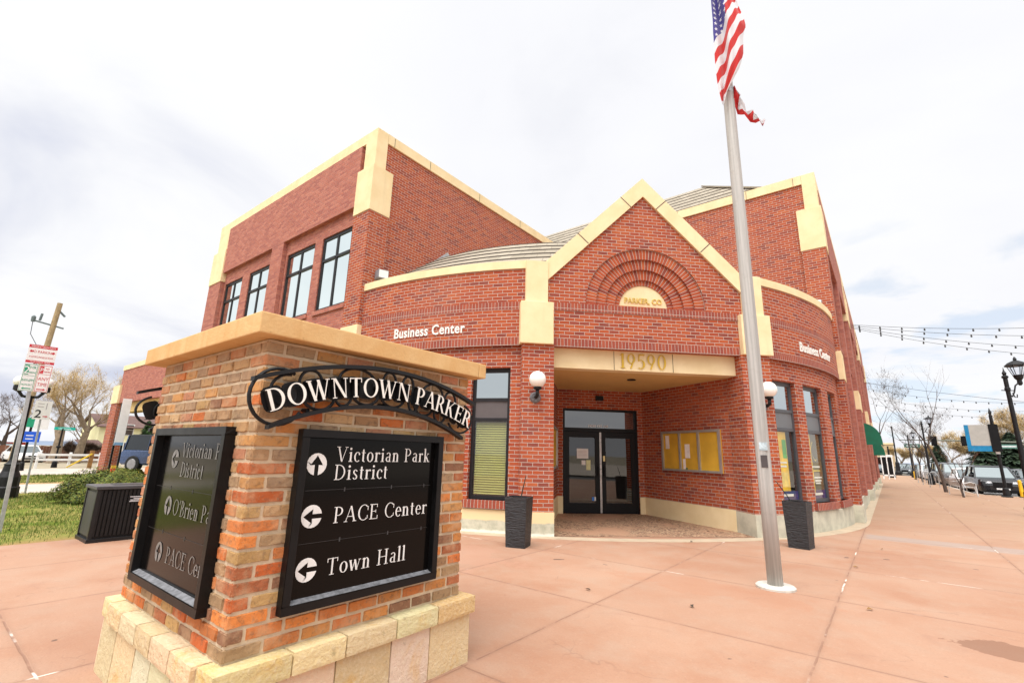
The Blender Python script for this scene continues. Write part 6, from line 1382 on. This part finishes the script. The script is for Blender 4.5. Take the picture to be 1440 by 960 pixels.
# ================================================================== right street furniture
def lantern_post(label, x, y, hs, arm, scale=1.0, group='black lantern posts along the street'):
    o = thing('street_lamp', label, 'street lamp', (x, y, 0), 0, group); s = scale
    m = MB(); m.lathe([(.22, -.02), (.22, .25), (.18, .30), (.16, .70), (.10, .85), (.085, .95), (.062, hs*.62), (.058, hs-.55), (.075, hs-.53), (.075, hs-.44), (.058, hs-.42), (.058, hs-.12), (.085, hs-.10), (.085, hs-.05), (.04, hs-.01), (.06, hs+.05), (.02, hs+.14), (.004, hs+.25)], (x, y, 0), 14); m.build('post', m_iron, o)
    ax, ay = arm; A = Vector((x, y, hs-.62)); E_ = Vector((x+ax, y+ay, hs-.12)); dr = Vector((ax, ay, 0))
    m = MB(); pts = [A, A+dr*.25+Vector((0, 0, -.10)), A+dr*.45+Vector((0, 0, .05)), A+dr*.62+Vector((0, 0, .27)), A+dr*.9+Vector((0, 0, .36)), E_+Vector((0, 0, -.10))]; m.tube(pts, .022, 6)
    m.tube([A+dr*.3+Vector((0, 0, .02)), A+dr*.42+Vector((0, 0, -.12)), A+dr*.58+Vector((0, 0, -.12)), A+dr*.62+Vector((0, 0, -.02))], .016, 5); m.bar(A-dr*.45+Vector((0, 0, .10)), A+dr*.5+Vector((0, 0, .10)), .025); m.build('bracket', m_iron, o)
    m = MB(); c = E_; m.lathe([(.03, -.22), (.07, -.16), (.06, -.05), (.11, .02), (.13, .10), (.145, .12), (.10, .13)], c, 12)
    for k in range(6): t_ = k*pi/3; m.bar(c+Vector((.125*cos(t_), .125*sin(t_), .12)), c+Vector((.235*cos(t_), .235*sin(t_), .44)), .016)
    m.lathe([(.29, .43), (.29, .45), (.20, .54), (.09, .60), (.04, .62), (.05, .66), (.015, .74)], c, 16); m.build('lantern', m_iron, o)
    m = MB(); m.lathe([(.115, .125), (.21, .43)], c, 12); m.build('lantern_glass', glassmat('lantern_glass', (1,1,1), .05, (.95,.97,1)), o)
    return o
lantern_post('black lantern post at the right edge rising above the blue sign', 3.37, 22.2, 4.45, (.36, .28))
lantern_post('black lantern post between the bike racks and the street trees', 2.36, 49.4, 4.65, (.5, .38))
lantern_post('farthest black lantern post beyond the parked cars', 2.0, 72, 4.6, (.5, .38))
ks = thing('pole_sign', 'boxed sign board with blue edge and black side on a black post at the kerb', 'pole sign', (4.42, 34.6, 0))
kx = lambda u, z, d: (3.32+u+.0*d, 34.6-d, z)
m = MB(); m.tube([(4.42, 34.6, -.05), (4.42, 34.6, 4.0)], .07, 10); m.lathe([(.22, -.02), (.22, .04), (.14, .08), (.12, .4), (.07, .45)], (4.42, 34.6, 0), 12); m.lathe([(.07, 4.0), (.07, 4.05), (.04, 4.08), (.07, 4.16), (.01, 4.42)], (4.42, 34.6, 0), 10); m.build('post', m_iron, ks)
m = MB(); m.box(3.32, 4.22, 34.44, 34.54, 2.22, 3.56); o = m.build('board', plain('board_blue', (.0,.20,.42), .5), ks)
m = MB(); m.face([(3.48, 34.436, 2.50), (4.22, 34.436, 2.50), (4.22, 34.436, 3.56), (3.48, 34.436, 3.56)]); m.build('board_face', plain('board_grey', (.40,.39,.36), .6, var=.06), o)
m = MB(); m.box(4.22, 4.58, 34.40, 34.60, 2.22, 3.58); m.build('side_box', m_black, ks)
m = MB(); m.box(4.35, 4.49, 34.49, 34.71, 2.10, 2.215); m.build('bracket', m_swhite, ks)
def bollard(lab, x, y, h):
    o = thing('bollard', lab, 'bollard', (x, y, 0), 0, 'yellow bollards'); m = MB(); m.lathe([(.075, -.02), (.075, h-.05), (.05, h-.01), (.01, h)], (x, y, 0), 12); m.build('post', plain('bollard_yellow', (.80,.46,.01), .5), o)
    m = MB(); m.lathe([(.12, -.01), (.12, .02), (.08, .03)], (x, y, 0), 12); m.build('base', m_iron, o)
bollard('yellow bollard in front of the black SUV', 5.06, 35.3, .84); bollard('yellow bollard far along the kerb near the bike racks', 1.85, 64.0, .78)
be = thing('bench', 'white metal bench facing the street beside a young tree', 'bench', (2.6, 33.9, 0)); B0 = Vector((2.36, 34.6, 0)); B1 = Vector((2.80, 33.1, 0)); dd = (B1-B0).normalized(); bk = Vector((0, 0, 1)).cross(dd)
if bk.x > 0: bk = -bk
m_bw = plain('bench_paint', (.55,.55,.54), .45, bump=.03)
m = MB()
for k in range(6): o_ = -bk*(.04+k*.075)+Vector((0, 0, .44)); m.bar(B0+o_, B1+o_, .05, .02)
m.build('seat', m_bw, be)
m = MB()
for k in range(5): o_ = bk*(.02+k*.02)+Vector((0, 0, .50+k*.075)); m.bar(B0+o_, B1+o_, .02, .05)
m.build('backrest', m_bw, be)
for P in (B0, B1):
    m = MB(); f_ = P-bk*.45; m.tube([f_, f_+Vector((0, 0, .40)), f_+Vector((0, 0, .62)), f_+bk*.2+Vector((0, 0, .68)), P+Vector((0, 0, .62))], .022, 6); m.build('arm', m_bw, be)
    for q_ in (f_+dd*.02, P+bk*.08+dd*.02): m = MB(); m.tube([q_, q_+(P-q_)*.2+Vector((0, 0, .45))], .022, 6); m.build('leg', m_bw, be)
for i, (x, y, lab) in enumerate(((2.22, 43.5, 'steel hoop bike rack nearest the young street tree'), (2.05, 48.0, 'steel hoop bike rack next to the mid lamp post'), (1.95, 53.0, 'farthest steel hoop bike rack'))):
    o = thing('bike_rack', lab, 'bike rack', (x, y, 0), 0, 'bike racks'); m = MB(); m.tube([(x-.25, y, 0), (x-.25, y, .75), (x-.12, y, .98), (x+.12, y, .98), (x+.25, y, .75), (x+.25, y, 0)], .02, 8); m.build('hoop', m_galv, o)
    m = MB(); m.lathe([(.07, 0), (.07, .012)], (x-.25, y, 0), 8); m.lathe([(.07, 0), (.07, .012)], (x+.25, y, 0), 8); m.build('foot', m_galv, o)
ts = thing('traffic_signal', 'long grey mast arm with traffic signals across the far crossing', 'traffic signal', (1.7, 95, 0))
m = MB(); m.tube([(15.5, 95, -.1), (15.5, 95, 6.6)], [.16, .10], 10); m.build('pole', m_galv, ts); m = MB(); m.tube([(15.5, 95, 4.7), (8, 95, 4.95), (1.6, 95, 5.05)], [.11, .09, .06], 8); m.build('mast_arm', plain('mast_olive', (.15,.16,.12), .6), ts)
for x in (5.6, 8.9, 9.6): m = MB(); m.box(x-.22, x+.22, 94.6, 94.85, 4.35, 5.45); m.box(x-.34, x+.34, 94.85, 94.87, 4.2, 5.6); m.build('signal_head', m_black, ts)
for x, w_ in ((3.0, 1.9), (13.2, 2.4)): m = MB(); m.box(x-w_/2, x+w_/2, 94.8, 94.84, 3.9, 4.45); o = m.build('name_board', plain('board_dull_green', (.10,.22,.18), .5), ts); m = MB(); m.face([(x-w_*.35, 94.79, 4.1), (x+w_*.35, 94.79, 4.1), (x+w_*.35, 94.79, 4.25), (x-w_*.35, 94.79, 4.25)]); m.build('board_print', m_swhite, o)
for (x, y, h, lab) in ((.78, 81.2, 6.3, 'black banner pole with heavy base at the far corner'), (.04, 67, 3.3, 'short black ornate post close to the far shopfront')):
    o = thing('corner_post', lab, 'post', (x, y, 0), 0, 'black posts at the far corner'); m = MB(); m.lathe([(.34, 0), (.34, .4), (.26, .55), (.22, 1.6), (.12, 1.75), (.09, 2.2), (.07, h)], (x, y, 0), 10); m.build('post', m_iron, o)
for (x, lab, mt) in ((-.55, 'white framed shop display stand by the far facade', 0),):
    o = thing('display_stand', lab, 'stand', (x, 60, 0)); m = MB()
    for k in range(3): m.box(x-.1+k*.42, x-.02+k*.42, 60, 60.1, 0, 2.1)
    m.box(x-.1, x+.85, 60, 60.1, 2.1, 2.3); m.box(x-.1, x+.85, 60, 60.1, .3, .42); m.build('frame', m_white, o)
    m = MB(); m.box(x+.0, x+.30, 60.02, 60.06, .45, 2.05); m.box(x+.43, x+.72, 60.02, 60.06, .45, 2.05); m.build('panel', m_black, o)
# low brick and stone shopfronts closing the street
def shop(lab, x0, x1, y0, y1, h, mt, g='far buildings down the street'):
    o = thing('shop_building', lab, 'building', ((x0+x1)/2, y0, 0), 0, g); m = MB(); m.box(x0, x1, y0, y1, -.2, h); m.build('wall', mt, o)
    m = MB(); m.box(x0-.15, x1+.15, y0-.15, y1, h, h+.35); m.build('parapet', m_cream, o)
    n = max(2, int((x1-x0)/4))
    for i in range(n):
        a = x0+(x1-x0)*(i+.2)/n; b = x0+(x1-x0)*(i+.8)/n; m = MB(); m.box(a, b, y0-.05, y0-.01, .5, min(2.9, h-.5)); w_ = m.build('window', m_framegrey, o); m = MB(); m.box(a+.1, b-.1, y0-.07, y0-.05, .6, min(2.8, h-.6)); m.build('pane', m_gdark, w_)
shop('distant tan two-storey shop at the end of the street', -14, 1.2, 150, 165, 6.0, plain('tan_stucco', (.48,.36,.22), .85))
# strings of bulbs over the street
m_bulb = plain('bulb_glass', (.03,.03,.03), .3, bump=0); m_cab = plain('cable_black', (.02,.02,.02), .8, bump=0)
def strand(lab, A, B_, sag, n, r=.009, s=1.0, skip=0):
    A, B_ = Vector(A), Vector(B_); o = thing('string_lights', lab, 'string lights', A, 0, 'bulb strings over the street'); P = lambda k_: A+(B_-A)*k_-Vector((0, 0, sag*4*k_*(1-k_)))
    m = MB(); m.tube([P(i/28) for i in range(29)], r, 4); m.build('cable', m_cab, o)
    for i in range(n):
        c = P((i+.6)/n); m = MB(); m.lathe([(.02*s, 0), (.04*s, -.03*s), (.05*s, -.09*s), (.065*s, -.13*s), (.05*s, -.19*s), (.01*s, -.215*s)], c, 7); m.build('bulb', m_bulb, o)
WA = Vector((-.85, 28.7, 8.35))
for k, (dy, sg, lab) in enumerate(((0, .9, 'topmost string of bulbs strung from the brick facade'), (1.2, .95, 'second string of bulbs from the top, off the brick facade'), (2.9, 1.05, 'third string of bulbs from the top, off the brick facade'), (4.2, 1.1, 'lowest near string of bulbs strung from the brick facade'))):
    strand(lab, WA-Vector((0, 0, .05*k)), (17.0, 28.7+dy*2.6, 7.55-.1*k), sg, 22, s=.62)
for k, (y, z, lab) in enumerate(((58, 8.6, 'nearer string of bulbs over the far street'), (62, 8.2, 'middle string of bulbs over the far street'), (66, 7.9, 'farther string of bulbs over the far street'))):
    strand(lab, (-.85, y, z), (18, y+4*k, 7.2), 1.1, 24, r=.010, s=.8)
o = thing('street_cable', 'plain black cable crossing above the parked cars', 'cable', (-.85, 44, 7.6)); m = MB(); A, B_ = Vector((-.85, 44, 7.4)), Vector((20, 50, 4.6)); m.tube([A+(B_-A)*(i/20)-Vector((0, 0, .5*4*(i/20)*(1-i/20))) for i in range(21)], .012, 4); m.build('cable', m_cab, o)
